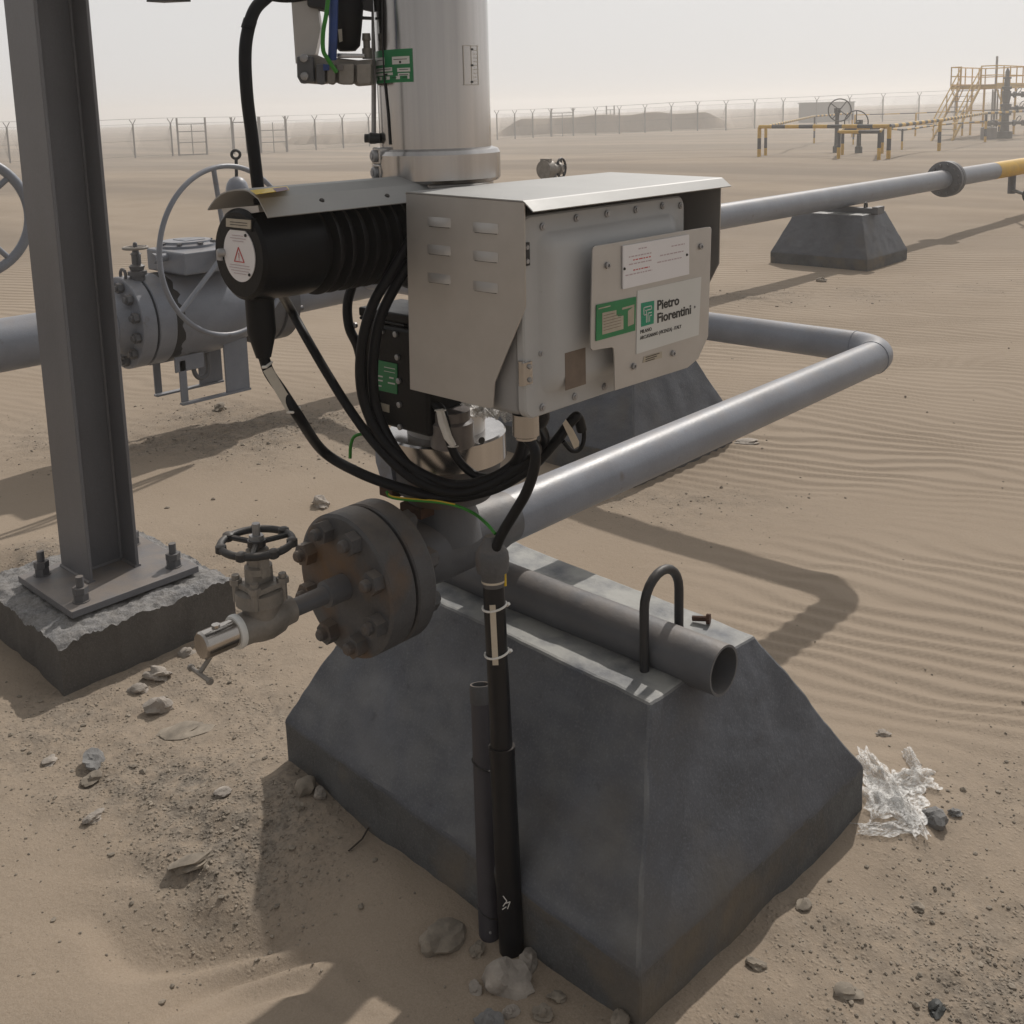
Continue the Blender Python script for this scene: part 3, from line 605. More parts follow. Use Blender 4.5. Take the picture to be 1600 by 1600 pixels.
mp_ = obj('motor_nameplate', MB().prism([at(x, y, v=1.0215) for x, y in ((353, 341), (391, 344), (391, 358), (353, 354))], (0, .002, 0)), M_plate, mot)
for k in range(2):
    a = at(359, 346+4*k, v=1.021); b = at(386, 348.5+4*k, v=1.021); obj('print_line', MB().prism([a, b, b+np.array([0, 0, -.0012]), a+np.array([0, 0, -.0012])], (0, .0004, 0)), M_ink, mp_)
obj('nameplate_boss', MB().prism([at(x, y, v=1.0236) for x, y in ((352, 339), (392, 342), (393, 362), (352, 358))], (0, .012, 0)), M_black, mot)
for (px, py, vv) in ((343, 395, 1.018), (408, 404, 1.10)):
    q = at(px, py, v=vv); obj('hex_screw', MB().lathe((q[0], q[1]-.002, q[2]), (-.3, -1, 0), [(-.012, .008), (0, .008), (.003, .006)], 12).box((q[0]-.010, q[1]-.001, q[2]-.014), (q[0]+.004, q[1]+.003, q[2]-.004)), M_bolt, mot)
# bent sun hood over the motor
hp = [tuple(at(x, y, v=1.022)[[0, 2]]) for x, y in ((324, 327), (329, 319), (336, 310), (345, 302.5), (355, 298), (368, 295.8), (380, 295.5), (388, 297.5), (404, 310), (419, 339.5))]
hood = obj('motor_hood', MB().sheet([(u, 1.022, z) for u, z in hp], (0, .435, 0), .0025), M_hood, act, ang=14)
for (px, py) in ((420, 301),):
    pass
sk = MB().prism([at(x, y, z=1.4745) for x, y in ((391, 298), (448, 291), (452, 297), (400, 304))], (0, 0, .0008)); so_ = obj('yellow_sticker', sk, M_yel, hood)
obj('purple_band', MB().prism([at(x, y, z=1.4754) for x, y in ((426, 294.5), (447, 292), (451, 296.5), (432, 300))], (0, 0, .0003)), mat('purple_print', (.09, .03, .08), .5), so_)
for (px, py) in ((501, 310), (603, 303)):
    q = at(px, py, u=-1.50); obj('hood_screw', MB().lathe((-1.497, q[1], q[2]-.004), (.5, 0, .866), [(0, .005), (.003, .004)], 10), M_blk2, hood)
obj('hood_bracket', MB().prism([at(x, y, v=1.035) for x, y in ((346, 326), (403, 321), (405, 331), (352, 341))], (0, .02, 0)), M_sheet, act)
# cable glands under the motor
def gland(name, p0, p1, r0, r1, m, par):
    a = Vector(p0); b = Vector(p1); L = (b-a).length; return obj(name, MB().lathe(a, b-a, [(0, r0), (L*.62, r0), (L*.66, r0*.98), (L*.9, r1*1.25), (L, r1)], 24), m, par, ang=40)
G1a, G1b = at(404, 448, u=-1.655), at(412, 558, u=-1.655)
gland('cable_gland', G1a, G1b, .0265, .014, M_rubber, act)

# ================================================================== CONTROL CABINET
CV0, CV1, CUB, CUF = 1.296, 1.908, -1.485, -1.186
cab = thing('control_cabinet', (-1.33, 1.60, 1.06), 'light grey control cabinet with hinged door, stainless hood and company sign', 'cabinet')
obj('housing', MB().box((-1.475, 1.312, 1.064), (-1.225, 1.80, 1.418)), M_cab, cab, bevel=.012)
obj('mounting_arm', MB().box((-1.60, 1.47, 1.10), (-1.475, 1.53, 1.30)), M_sheet, cab, bevel=.003)
# door: rounded flange with a raised pillow
def rrect(v0, v1, z0, z1, r, n=6):
    pts = []
    for cx, cz, w0 in ((v1-r, z1-r, 0), (v0+r, z1-r, 90), (v0+r, z0+r, 180), (v1-r, z0+r, 270)):
        for k in range(n+1):
            w = R(w0+90*k/n); pts.append((cx+r*math.cos(w), cz+r*math.sin(w)))
    return pts
def stacked(layers):                                     # outlines at growing u, same vertex count
    mb = MB(); n = len(layers[0][1]); vs = []; fs = []
    for u, pts in layers: vs += [(u, a, b) for a, b in pts]
    for i in range(len(layers)-1):
        for k in range(n):
            j = (k+1) % n; fs.append((i*n+k, i*n+j, (i+1)*n+j, (i+1)*n+k))
    fs.append(tuple((len(layers)-1)*n+k for k in range(n))); return mb.add(vs, fs)
DU = -1.207
dv0, dv1, dz0, dz1 = 1.309, 1.800, 1.062, 1.421
L_ = [(DU-.016, rrect(dv0, dv1, dz0, dz1, .022)), (DU-.003, rrect(dv0, dv1, dz0, dz1, .022)), (DU, rrect(dv0+.003, dv1-.003, dz0+.003, dz1-.003, .020)),
      (DU, rrect(dv0+.036, dv1-.030, dz0+.034, dz1-.030, .030)), (DU+.003, rrect(dv0+.040, dv1-.034, dz0+.038, dz1-.034, .028)), (DU+.013, rrect(dv0+.054, dv1-.048, dz0+.052, dz1-.048, .024)), (DU+.017, rrect(dv0+.066, dv1-.060, dz0+.064, dz1-.060, .02))]
door = obj('door', stacked(L_), M_door, cab, ang=40)
bz = [(847, 354), (900, 340.5), (948, 333.5), (993, 327), (1034.5, 321), (1076, 319), (845, 455), (845, 552), (847, 647), (897.5, 635), (944, 618), (987, 606), (1027.5, 591)]
for px, py in bz:
    q = at(px, py, u=DU); v_ = min(max(q[1], dv0+.017), dv1-.015); z_ = min(max(q[2], dz0+.015), dz1-.015)
    obj('door_bolt', MB().lathe((DU-.001, v_, z_), (1, 0, 0), [(0, .0068), (.004, .0068), (.0045, .0060)], 16).lathe((DU+.0015, v_, z_), (1, 0, 0), [(0, .0042), (.004, .0042)], 6), M_bolt, door)
for py, kind in ((580, 1), (395, 0)):
    q = at(822, py, u=DU-.01); z_ = q[2]
    h = MB().cyl((DU-.006, 1.3075, z_-.022), (DU-.006, 1.3075, z_+.022), .006, 12).box((DU-.002, 1.302, z_-.020), (DU+.004, 1.325, z_+.020))
    hg = obj('hinge', h, M_steel if kind else M_blk2, cab, ang=30)
    for s in (-1, 1): obj('hinge_screw', MB().lathe((DU+.004, 1.317, z_+s*.012), (1, 0, 0), [(0, .005), (.003, .004)], 10), M_bolt, hg)
# hood of folded stainless sheet
def side_plate(v, th):
    pts = [(CUB, 1.4525), (-1.187, 1.4475), (-1.190, 1.269), (-1.268, 1.124), (-1.274, 1.077), (-1.290, 1.0735), (-1.497, 1.074)]
    return MB().prism([(u, v, z) for u, z in pts], (0, th, 0))
hd = obj('hood_side', side_plate(CV0, .003), M_sheet, cab, bevel=.0008)
obj('hood_side', side_plate(CV1-.003, .003), M_sheet, cab, bevel=.0008)
tp = MB().sheet([(CUB, CV0-.002, 1.4515), (CUB+.004, CV0-.002, 1.4555), (CUF-.003, CV0-.002, 1.4505), (CUF+.001, CV0-.002, 1.449), (CUF+.021, CV0-.002, 1.4335)], (0, CV1-CV0+.004, 0), .0022)
obj('hood_top', tp, M_hood, cab, ang=14)
obj('hood_back', MB().box((CUB, CV0+.003, 1.08), (CUB+.003, CV1-.003, 1.451)), M_sheet, cab)
for (px, py) in ((668, 345), (668, 388), (668, 432), (739, 354), (739, 398), (739, 445)):
    a = at(px, py, v=CV0); w = .062; vs = []; fs = []; nn = 9
    for i in range(nn):                                  # pressed louvre: a quarter-dome bulging outwards, open below
        t = i/(nn-1); dpt = .0045*math.sin(math.pi*t)**.45 if 0 < t < 1 else 0
        for k, (hz, dd) in enumerate(((.012, 0), (.006, .55), (.001, .9), (-.005, 1))):
            vs.append((a[0]+w*t, CV0-.0002-dpt*dd, a[2]-.004+hz))
    for i in range(nn-1):
        for k in range(3): fs.append((i*4+k, (i+1)*4+k, (i+1)*4+k+1, i*4+k+1))
    obj('louvre', MB().add(vs, fs), M_sheet, hd, ang=60)
    obj('louvre_slot', MB().box((a[0]+.004, CV0-.0006, a[2]-.0105), (a[0]+w-.004, CV0-.0002, a[2]-.0088)), M_blk2, hd)
# stainless carrier plate with the signs
PU = -1.160
outline = [(926, 391), (926.7, 387.5), (929.5, 384.5), (1079, 358.8), (1106, 354.7), (1110.5, 355), (1111.8, 358), (1106.5, 526), (1091, 560.5), (1074.5, 574.5), (961, 610.3), (960.3, 560), (959, 545), (956.5, 542.8), (930, 547), (926, 547.5), (923, 544)]
pl = obj('sign_carrier', MB().prism([at(x, y, u=PU) for x, y in outline], (-.003, 0, 0)), M_sheet, cab, bevel=.0006)
for px, py in ((948.5, 414.6), (1094.2, 384.9), (989.7, 572.1), (1051, 552)):
    q = at(px, py, u=PU); obj('carrier_screw', MB().lathe((PU, q[1], q[2]), (1, 0, 0), [(-.03, .004), (0, .004), (0.0005, .0062), (.004, .0062), (.0045, .003), (.002, .0028)], 16), M_bolt, pl)
def quad_u(name, pts, u, th, m, par): return obj(name, MB().prism([at(x, y, u=u) for x, y in pts], (th, 0, 0)), m, par)
def strip_u(name, px0, py0, px1, hh, u, m, par):          # printed line from pixel to pixel, hh metres high
    a = at(px0, py0, u=u); b = at(px1, py0, u=u); return obj(name, MB().box((u, a[1], a[2]-hh), (u+.0003, b[1], a[2])), m, par)
wp = quad_u('instruction_plate', [(971.8, 384.3), (1074.9, 366.5), (1074.9, 428.3), (971.8, 451.7)], PU+.0005, .003, M_white, pl)
w0 = at(971.8, 384.3, u=PU+.004); w1 = at(1074.9, 366.5, u=PU+.004)
for (a, b, dz) in ((.24, .36, .010), (.10, .44, .022), (.16, .42, .029), (.10, .43, .036), (.16, .40, .048), (.05, .44, .055), (.74, .95, .017), (.56, .93, .031), (.52, .90, .043)):
    x0 = w0[1]+(w1[1]-w0[1])*a; x1 = w0[1]+(w1[1]-w0[1])*b; z = w0[2]-dz; g = x0
    while g < x1:                                        # illegible print: short faint dashes
        ww = random.uniform(.004, .013); obj('print_line', MB().box((PU+.0036, g, z-.0022), (PU+.0038, min(g+ww, x1), z)), M_red if dz in (.029, .048) else M_pink, wp); g += ww+.0028
for px, py in ((975.5, 420), (1073, 398)):
    q = at(px, py, u=PU+.0035); obj('plate_screw', MB().lathe((PU+.0035, q[1], q[2]), (1, 0, 0), [(0, .0028), (.002, .0022)], 10), M_ink, wp)
gl = quad_u('green_nameplate', [(931.4, 476.4), (993.3, 463.5), (991.6, 516.3), (930.6, 532.8)], PU+.0005, .0015, M_green, pl)
for pts in ([(941, 489), (963, 484.5), (963, 492), (966, 494.5), (974, 493), (974, 514), (941, 523)], [(981, 486), (991, 478), (990.5, 506), (981, 510)], [(972, 481), (991, 475.5), (991, 479), (972, 484)]):
    quad_u('print_field', pts, PU+.0021, .0003, M_plate, gl)
for k in range(6):
    a = at(943, 493+k*4.6, u=PU+.0025); b = at(962 if k < 1 else 972, 493+k*4.6, u=PU+.0025); obj('print_line', MB().box((PU+.0025, a[1], a[2]-.0009), (PU+.0028, b[1]-.003, a[2])), M_brown, gl)
a = at(935, 480, u=PU+.0021); obj('print_line', MB().box((PU+.0021, a[1], a[2]-.004), (PU+.0024, a[1]+.035, a[2]-.002)), M_plate, gl)
pf = quad_u('company_sign', [(995.7, 454.4), (1095.5, 432.4), (1091.4, 523.2), (993.8, 553.4)], PU+.0003, .0006, M_stick, pl)
lg = quad_u('square_logo', [(1001.5, 473.7), (1022.1, 469.6), (1021.3, 505.3), (1001.5, 510.8)], PU+.0010, .0004, M_teal, pf)
l0 = at(1001.5, 473.7, u=PU+.0015); l1 = at(1021.3, 505.3, u=PU+.0015); lw, lh = l1[1]-l0[1], l0[2]-l1[2]
def lbar(x0, z0, x1, z1): obj('logo_stroke', MB().box((PU+.0014, l0[1]+lw*x0, l0[2]-lh*z0), (PU+.0017, l0[1]+lw*x1, l0[2]-lh*z1)), M_stick, lg)
for bar in ((.20, .20, .86, .24), (.20, .20, .25, .56), (.20, .52, .40, .56), (.33, .34, .86, .38), (.40, .34, .45, .88), (.52, .48, .86, .52), (.52, .48, .57, .88), (.66, .60, .86, .64), (.66, .60, .70, .88), (.81, .20, .86, .38)): lbar(*bar)
q = at(1026.3, 484.5, u=PU+.001); text('sign_lettering', 'Pietro', .0262, M_ink, pf, (PU+.0012, q[1], q[2]), (0, 1, 0), (0, 0, 1), bold=.0006, sx=1.16)
q = at(1026.3, 504.5, u=PU+.001); text('sign_lettering', 'Fiorentini', .0262, M_ink, pf, (PU+.0012, q[1], q[2]), (0, 1, 0), (0, 0, 1), bold=.0006, sx=1.16)
q = at(1084.5, 483, u=PU+.001); obj('registered_mark', MB().ring((PU+.0012, q[1]+.002, q[2]+.004), (1, 0, 0), .0019, .0006, 16, 6), M_ink, pf)
q = at(1000.1, 521.5, u=PU+.001); text('sign_lettering', 'MILANO', .0098, M_ink, pf, (PU+.0012, q[1], q[2]), (0, 1, 0), (0, 0, 1))
q = at(1000.1, 531, u=PU+.001); text('sign_lettering', 'ARCUGNANO (VICENZA) - ITALY', .0098, M_ink, pf, (PU+.0012, q[1], q[2]), (0, 1, 0), (0, 0, 1), sx=.93)
nb_ = quad_u('brown_sticker', [(1006, 557), (1034, 549), (1034, 559), (1004, 567)], PU+.0003, .0004, M_plate, pl)
for k in range(3):
    a = at(1009, 558+k*3.2, u=PU+.001); obj('print_line', MB().box((PU+.0008, a[1], a[2]-.0014), (PU+.0011, a[1]+.045-.008*k, a[2])), M_ink, nb_)
bs = at(882.5, 552, u=DU+.0172); bs2 = at(915.5, 600, u=DU+.0172)
obj('brown_sticker', MB().box((DU+.0168, bs[1], bs2[2]), (DU+.0174, bs2[1], bs[2])), M_brown, door)
obj('cable_entry', MB().lathe((-1.236, 1.340, 1.064), (0, 0, -1), [(0, .0245), (.040, .0245), (.043, .020), (.047, .020)], 28), M_steel, cab, ang=30)
gland('cable_gland', (-1.26, 1.40, 1.064), (-1.26, 1.40, 1.02), .022, .014, M_rubber, cab)

# ================================================================== CABLES
def cable(name, label, pts, r, m=M_rubber, n=12, group=None, cat='cable'):
    P = spline(pts, n); q = P[0]
    return tag(obj(name, MB().tube(P, r, 14), m, origin=q), label, cat, group)
CG = 'black cables of the actuator'
c1 = cable('power_cable', 'black cable dropping in a bow from above to behind the motor hood', [at(x, y, u=-1.70) for x, y in ((470, -60), (425, -12), (399, 14), (387, 50), (383, 90), (386, 150), (394, 215), (404, 300), (409, 340))], .0118, group=CG)
obj('tape_band', MB().tube([at(x, y, u=-1.70) for x, y in ((391, 32), (387, 45))], .0128, 14), M_rubber, c1)
S = lambda x, y, o: ats(x, y, o)
c2 = cable('power_cable', 'black cable with pale tag hanging from the big gland under the motor', [G1b, at(421, 583, u=-1.65), at(441, 612, u=-1.635), at(466, 650, u=-1.615), S(505, 705, .13), S(560, 738, .16), S(625, 762, .19), S(690, 777, .20), S(750, 770, .20), S(800, 740, .22), S(838, 706, .26), (-1.236, 1.340, 1.02)], .0105, group=CG)
tg = obj('cable_tag', MB().prism([at(x, y, u=w)-NS*.014 for x, y, w in ((413, 577, -1.65), (426, 570, -1.65), (463, 632, -1.622), (450, 640, -1.622))], NS*-.001), M_tag, c2)
for a, b in (((412, 573), (424, 565)), ((450, 643), (468, 636))):
    w = -1.65 if a[1] < 600 else -1.618
    obj('cable_tie', MB().tube([at(a[0]-1, a[1], u=w)-NS*.004, at((a[0]+b[0])/2, (a[1]+b[1])/2+1, u=w)-NS*.0165, at(b[0]+1, b[1], u=w)-NS*.004], .0028, 8), M_tagw, c2)
cable('power_cable', 'black cable running straight down from the motor body to the bundle', [at(438, 455, u=-1.62), S(452, 480, .06), S(480, 530, .08), S(512, 585, .11), S(550, 645, .15), S(592, 700, .19), S(645, 748, .215), S(710, 770, .215), S(765, 757, .215), S(812, 728, .23), S(850, 690, .25), (-1.26, 1.40, 1.03)], .0095, group=CG)
cable('power_cable', 'thick black cable leaving behind the cabinet and passing over the gearbox', [S(668, 330, .13), S(640, 378, .17), S(612, 425, .175), S(583, 475, .175), S(567, 530, .175), S(563, 590, .175), S(573, 640, .175), S(600, 690, .19), S(645, 732, .205), S(705, 757, .205), S(760, 750, .205), S(805, 722, .22), (-1.27, 1.38, 1.02)], .0105, group=CG)
cable('power_cable', 'thick black cable next to the one over the green gearbox label', [S(676, 348, .13), S(650, 398, .16), S(622, 440, .165), S(596, 492, .165), S(585, 545, .165), S(583, 600, .165), S(592, 650, .17), S(620, 705, .19), S(660, 748, .21), S(715, 772, .21), S(772, 764, .21), S(830, 730, .23), S(868, 690, .25), S(893, 657, .25), S(903, 652, .24), S(909, 672, .23)], .0105, group=CG)
cable('power_cable', 'black cable looping behind the gearbox from the motor side', [S(552, 440, -.02), S(543, 475, -.02), S(546, 512, -.01), S(560, 545, .0), S(570, 600, .02), S(585, 690, .08)], .0105, group=CG)
c6 = cable('signal_cable', 'black cable with white sleeve from the gearbox past the steel ring', [S(636, 610, .06), S(656, 622, .10), S(676, 630, .14), S(690, 640, .155), S(698, 668, .165), S(706, 700, .17), S(722, 726, .175), S(748, 744, .185), S(783, 744, .20), S(812, 722, .22), (-1.255, 1.375, 1.03)], .0088, group=CG)
sl = obj('white_sleeve', MB().tube([S(687, 640, .168), S(692, 660, .178), S(700, 683, .184), S(709, 697, .186)], [.0075, .0095, .0085, .006], 10), M_tagw, c6)
for a in ((688, 641), (708, 697)): obj('cable_tie', MB().ring(S(a[0], a[1], .172), _rows[1] @ np.array([_u, _v, [0, 0, 1.]]).T, .0102, .0016, 20, 6), M_tagw, c6)
c7 = cable('power_cable', 'black cable loop under the cabinet door with pale curved tag', [S(893, 652, .245), S(902, 650, .24), S(911, 664, .235), S(912, 688, .235), S(905, 703, .24), S(893, 704, .25), S(880, 690, .255)], .0045, group=CG)
obj('cable_tag', MB().prism([S(x, y, .262) for x, y in ((879, 662), (884, 655), (896, 672), (905, 690), (904, 697), (897, 701), (889, 683))], NS*-.0012), M_tag, c7)
cable('power_cable', 'black cable from the cabinet bottom down into the upright conduit', [(-1.236, 1.340, 1.022), at(836, 705, v=1.338), at(834, 735, v=1.335), at(822, 770, v=1.33), at(803, 803, v=1.325), at(785, 833, v=1.32), at(774, 858, v=1.315)], .0098, group=CG)
ew = cable('earth_wire', 'green and yellow earth wire drooping under the black cable bundle', [S(604, 768, .16), S(612, 777, .17), S(640, 781, .19), S(680, 784, .21), S(712, 790, .215), S(740, 802, .23), at(760, 818, v=1.32), at(774, 834, v=1.315)], .0032, M_earth, cat='wire')
obj('yellow_stripe', MB().tube([q+np.array([0, -.0012, .0022]) for q in spline([S(606, 769.5, .16), S(612, 776.5, .17), S(640, 780.5, .19), S(680, 783.5, .21), S(712, 789.5, .215)], 8)], .0017, 6), M_yel, ew)
cable('earth_wire', 'short green earth wire hooked left of the steel mounting ring', [S(583, 681, .04), S(566, 678, .04), S(553, 683, .04), S(548, 697, .04), S(547, 716, .04)], .0036, M_earth, cat='wire')
yl = S(608, 692, .14); tag(obj('cable_lug', MB().tube([S(600, 683, .14), S(609, 692, .143), S(616, 702, .14)], [.0045, .0075, .0045], 8), M_yel, origin=yl), 'small yellow cable lug at the left of the steel mounting ring', 'cable lug')
# crumpled film left on the mounting ring
def film(name, label, cen, size, n, seed, flat=.5, up=0.):
    vs = []; fs = []; c = np.array(cen, float)
    for i in range(n+1):
        for j in range(n+1):
            a, b = i/n-.5, j/n-.5
            ed = 1+.45*float(vnoise(6*math.atan2(b, a+.001)+seed, seed))
            w = float(fbm(a*5+seed, b*5-seed, 3)); w2 = float(fbm(a*5-seed*3, b*5+7, 2))
            vs.append((c[0]+size[0]*(a*ed+.16*w2), c[1]+size[1]*(b*ed+.16*w), c[2]+size[2]*(flat*abs(w)+.5*abs(w2)+up)))
    fs = [(i*(n+1)+j, (i+1)*(n+1)+j, (i+1)*(n+1)+j+1, i*(n+1)+j+1) for i in range(n) for j in range(n)]
    return tag(obj(name, MB().add(vs, fs), M_film, origin=(c[0], c[1], c[2]), ang=22), label, 'plastic film')
film('plastic_film', 'crumpled clear film on the steel ring under the cabinet', S(772, 650, .10)-np.array([0, 0, .01]), (.10, .08, .05), 14, 3)

# conduit in front of the pedestal
CB = np.array([-1.254, 1.285, -.06]); CT = at(770, 893, v=1.318)
cdt = thing('cable_conduit', (-1.254, 1.285, 0), 'tall black conduit rising in front of the pedestal with a pale tag strapped on', 'conduit')
dirc = (CT-np.array([-1.254, 1.285, 0.])); dirc /= np.linalg.norm(dirc); c0_ = np.array([-1.254, 1.285, 0.])
def cpt(px, py): # point on the conduit axis nearest the pixel row
    best = min(np.linspace(-.1, .95, 800), key=lambda t: abs((lambda c: FPX*c[1]/c[2]+PPY)(MU @ (c0_+dirc*t-C0))-py)); return c0_+dirc*best
obj('conduit_pipe', MB().tube([cpt(0, 1175)+dirc*0, c0_-dirc*.06], .0245, 28), M_conduit, cdt)
obj('conduit_pipe', MB().tube([cpt(0, 905), cpt(0, 1040), cpt(0, 1172)], [.0205, .0205, .0212], 28), M_conduit, cdt)
obj('coupling', MB().tube([cpt(0, 1165), cpt(0, 1178)], .0255, 28), M_conduit, cdt)
fit = cpt(0, 905); obj('fitting', MB().lathe(fit, dirc, [(-.012, .021), (.0, .0225), (.014, .023), (.016, .030), (.040, .032), (.052, .031), (.060, .026), (.074, .017), (.084, .012)], 24), M_rusty, cdt, ang=40)
obj('fitting_collar', MB().lathe(cpt(0, 902), dirc, [(-.008, .0225), (.004, .0225)], 24), M_tag, cdt)
ta, tb = cpt(0, 938), cpt(0, 1031); side = np.cross(dirc, -NS); side /= np.linalg.norm(side); fr = np.cross(side, dirc); fr = -fr if fr @ NS > 0 else fr
sd_ = side if (MU @ side)[0] < 0 else -side
tq = [ta+fr*.0205+sd_*.010, ta+fr*.0215+sd_*-.001, tb+fr*.0215+sd_*-.001, tb+fr*.0205+sd_*.010]
tgo = obj('conduit_tag', MB().prism(tq, fr*.0015), M_tag, cdt)
for py in (947, 1019):
    p = cpt(0, py); pts = []
    for k in range(13):
        w = R(-20+220*k/12); pts.append(p+(sd_*-math.cos(w)+fr*math.sin(w))*.0228+dirc*(.004*math.cos(w*1.2)))
    obj('cable_tie', MB().tube(pts, .0022, 8), M_tagw, cdt); obj('tie_head', MB().tube([p-sd_*.023-dirc*.001, p-sd_*.027+fr*.004+dirc*.004], .0035, 8), M_tagw, cdt)
wr = cpt(0, 1432)                                       # faint chalk scrawl
for (x0, y0, x1, y1) in ((786, 1400, 792, 1408), (792, 1408, 786, 1416), (788, 1412, 797, 1409), (797, 1409, 793, 1420), (785, 1421, 791, 1417)):
    p0 = ats(x0, y0, 0); p1 = ats(x1, y1, 0)
    def onc(px, py):
        d = ray(px, py); w = C0-c0_; A = d-dirc*(d @ dirc); Bq = w-dirc*(w @ dirc); aa = A @ A; bb = 2*A @ Bq; cc = Bq @ Bq-.0249**2; D = bb*bb-4*aa*cc
        return C0+d*((-bb-math.sqrt(max(D, 0)))/(2*aa))
    obj('chalk_mark', MB().tube([onc(x0, y0), onc(x1, y1)], .0009, 6), M_tagw, cdt)
yp = cpt(0, 890); obj('yellow_wire_end', MB().tube([yp-sd_*.022+fr*.004, cpt(0, 915)-sd_*.0215+fr*.006], .003, 8), M_yel, cdt)
SB = at(766, 1462, z=-.005); ST_ = at(751, 1082, v=SB[1]+.085)
cs2 = thing('conduit_stub', (SB[0], SB[1], 0), 'short grey-purple pipe stub standing left of the black conduit', 'conduit')
sdir = (ST_-SB); sl_ = np.linalg.norm(sdir); sdir /= sl_
obj('stub_pipe', MB().lathe(SB-sdir*.05, sdir, [(0, .0225), (sl_+.05, .0205), (sl_+.05, .017), (sl_-.05, .017)], 28), M_stub, cs2, ang=40)
obj('open_end', MB().lathe(SB+sdir*(sl_-.02), sdir, [(0, .0220), (.03, .0225), (.036, .021), (.036, .018), (.01, .016)], 24), M_rusty, cs2, ang=40)
for t in (.30, .90):
    p = SB+sdir*sl_*(1-t); pts = [p+(sd_*math.cos(w)+fr*math.sin(w))*.0228+sdir*(.01*math.cos(w)) for w in [R(-30+240*k/10) for k in range(11)]]
    obj('wire_tie', MB().tube(pts, .0018, 6), M_blk2, cs2)
q = onc(770, 1459); obj('stub_rivet', MB().lathe(SB+sdir*.02+fr*.0225, fr, [(0, .003), (.0015, .002)], 10), M_bolt, cs2)

# ================================================================== SOLENOID GROUP AT THE TOP
A_ = lambda x, y, o=.03: ats(x, y, o)
man = thing('solenoid_manifold', A_(530, 110), 'weathered solenoid block with filter bowl and hoses left of the steel cylinder', 'solenoid valve')
def slab(name, pts, o, th, m, par, bevel=0): return obj(name, MB().prism([A_(x, y, o) for x, y in pts], NS*th), m, par, bevel=bevel)
slab('bracket_plate', [(453, -30), (502, -30), (496, 14), (501, 45), (493, 84), (462, 99)], .02, .05, M_sheet, man)
slab('manifold_block', [(465, 92), (474, 85), (496, 86), (510, 92), (524, 90), (560, 94), (582, 92), (582, 132), (556, 134), (553, 130), (528, 131), (526, 128), (498, 131), (470, 129), (464, 110)], .06, .06, M_valve, man, .004)
slab('valve_cap', [(463, 88), (489, 87), (492, 128), (470, 131), (464, 120)], .075, .03, M_paintd, man, .004)
for px, py in ((475, 91), (476, 119)): obj('manifold_bolt', MB().lathe(A_(px, py, .078), -NS, [(-.004, .0085), (0, .0085), (.005, .0075), (.006, .005)], 14), M_bolt, man)
for k, (x0, x1) in enumerate(((494, 508), (511, 524), (529, 553), (557, 580))): slab('valve_body', [(x0, 100), (x1, 99), (x1, 127), (x1-3, 132), (x0+3, 132), (x0, 127)], .085, .03, (M_paintd, M_valve, M_valve, M_valve)[k], man, .003)
slab('blue_plug', [(505, 100), (514, 101), (514, 110), (505, 110)], .092, .01, M_blue, man); slab('red_plug', [(527, 101), (536, 101), (536, 110), (527, 110)], .092, .01, M_redg, man)
slab('link_bar', [(526, 83), (570, 84), (570, 90), (526, 90)], .07, .02, M_steel, man, .002)
q = A_(541, 80, .03); obj('filter_bowl', MB().lathe(A_(543, 80, .03), (0, 0, 1), [(0, .016), (.01, .026), (.06, .033), (.085, .036), (.10, .034), (.17, .034)], 28), M_black, man, ang=40)
slab('sight_strip', [(528, 46), (534, 45), (535, 64), (530, 66)], .068, .004, M_plate, man)
slab('top_block', [(478, -30), (549, -30), (549, 20), (536, 26), (502, 14), (480, 10)], .04, .07, M_iron, man, .004)
slab('arm', [(545, 24), (580, 26), (580, 30), (547, 29)], .03, .02, M_iron, man); slab('arm', [(540, -20), (582, -18), (582, 18), (546, 10)], .03, .02, M_iron, man)
obj('fitting', MB().lathe(A_(574, 92, .03), (0, 0, 1), [(0, .010), (.02, .010), (.022, .007), (.035, .007), (.037, .009), (.05, .008)], 14), M_valve, man)
cable('blue_hose', 'broad blue hose hanging to the solenoid block', [A_(522, -30, .12), A_(521, 30, .12), A_(520, 70, .12), A_(519, 92, .11)], .0085, M_blue, cat='hose')
cable('green_cable', 'green cable bowing down beside the blue hose', [A_(516, -30, .13), A_(510, 20, .135), A_(505, 50, .135), A_(505, 78, .13), A_(512, 92, .12), A_(526, 113, .11)], .0042, M_earth, cat='cable')
cable('black_hose', 'black hose crossing the top edge towards the solenoid block', [A_(418, -6, .02), A_(450, -3, .02), A_(490, -8, .02)], .009)

# ================================================================== MAIN PIPELINE AND BALL VALVE
MP = -4.82
line = thing('pipeline', (MP, 8, 0), 'long silver grey pipeline running back past the pedestals, yellow at its far end', 'pipeline')
RM = .110
obj('pipe', MB().tube([(MP, 3.15, .622), (MP, 4.5, .652), (MP, 6, .66), (MP, 14.3, .664)], RM, 48), M_paint, line, ang=60)
obj('pipe', MB().tube([(MP, -2.5, .612), (MP, 2.0, .622), (MP, 2.34, .624)], .120, 48), M_paint, line, ang=60)
obj('yellow_pipe', MB().tube([(MP, 14.3, .664), (MP, 19, .668)], RM+.001, 40), M_yellow, line, ang=60)
fl = obj('flange_pair', MB().lathe((MP, 12.62, .663), (0, 1, 0), [(0, .11), (.02, .205), (.025, .212), (.085, .212), (.088, .19), (.097, .19), (.10, .212), (.16, .212), (.165, .205), (.185, .11)], 48), M_paintd, line, ang=25)
for k in range(12):
    w = 2*math.pi*(k+.5)/12; obj('stud_bolt', MB().cyl((MP+.168*math.cos(w), 12.60, .663+.168*math.sin(w)), (MP+.168*math.cos(w), 12.83, .663+.168*math.sin(w)), .018, 8), M_paintd, fl)
P4u = 17.6
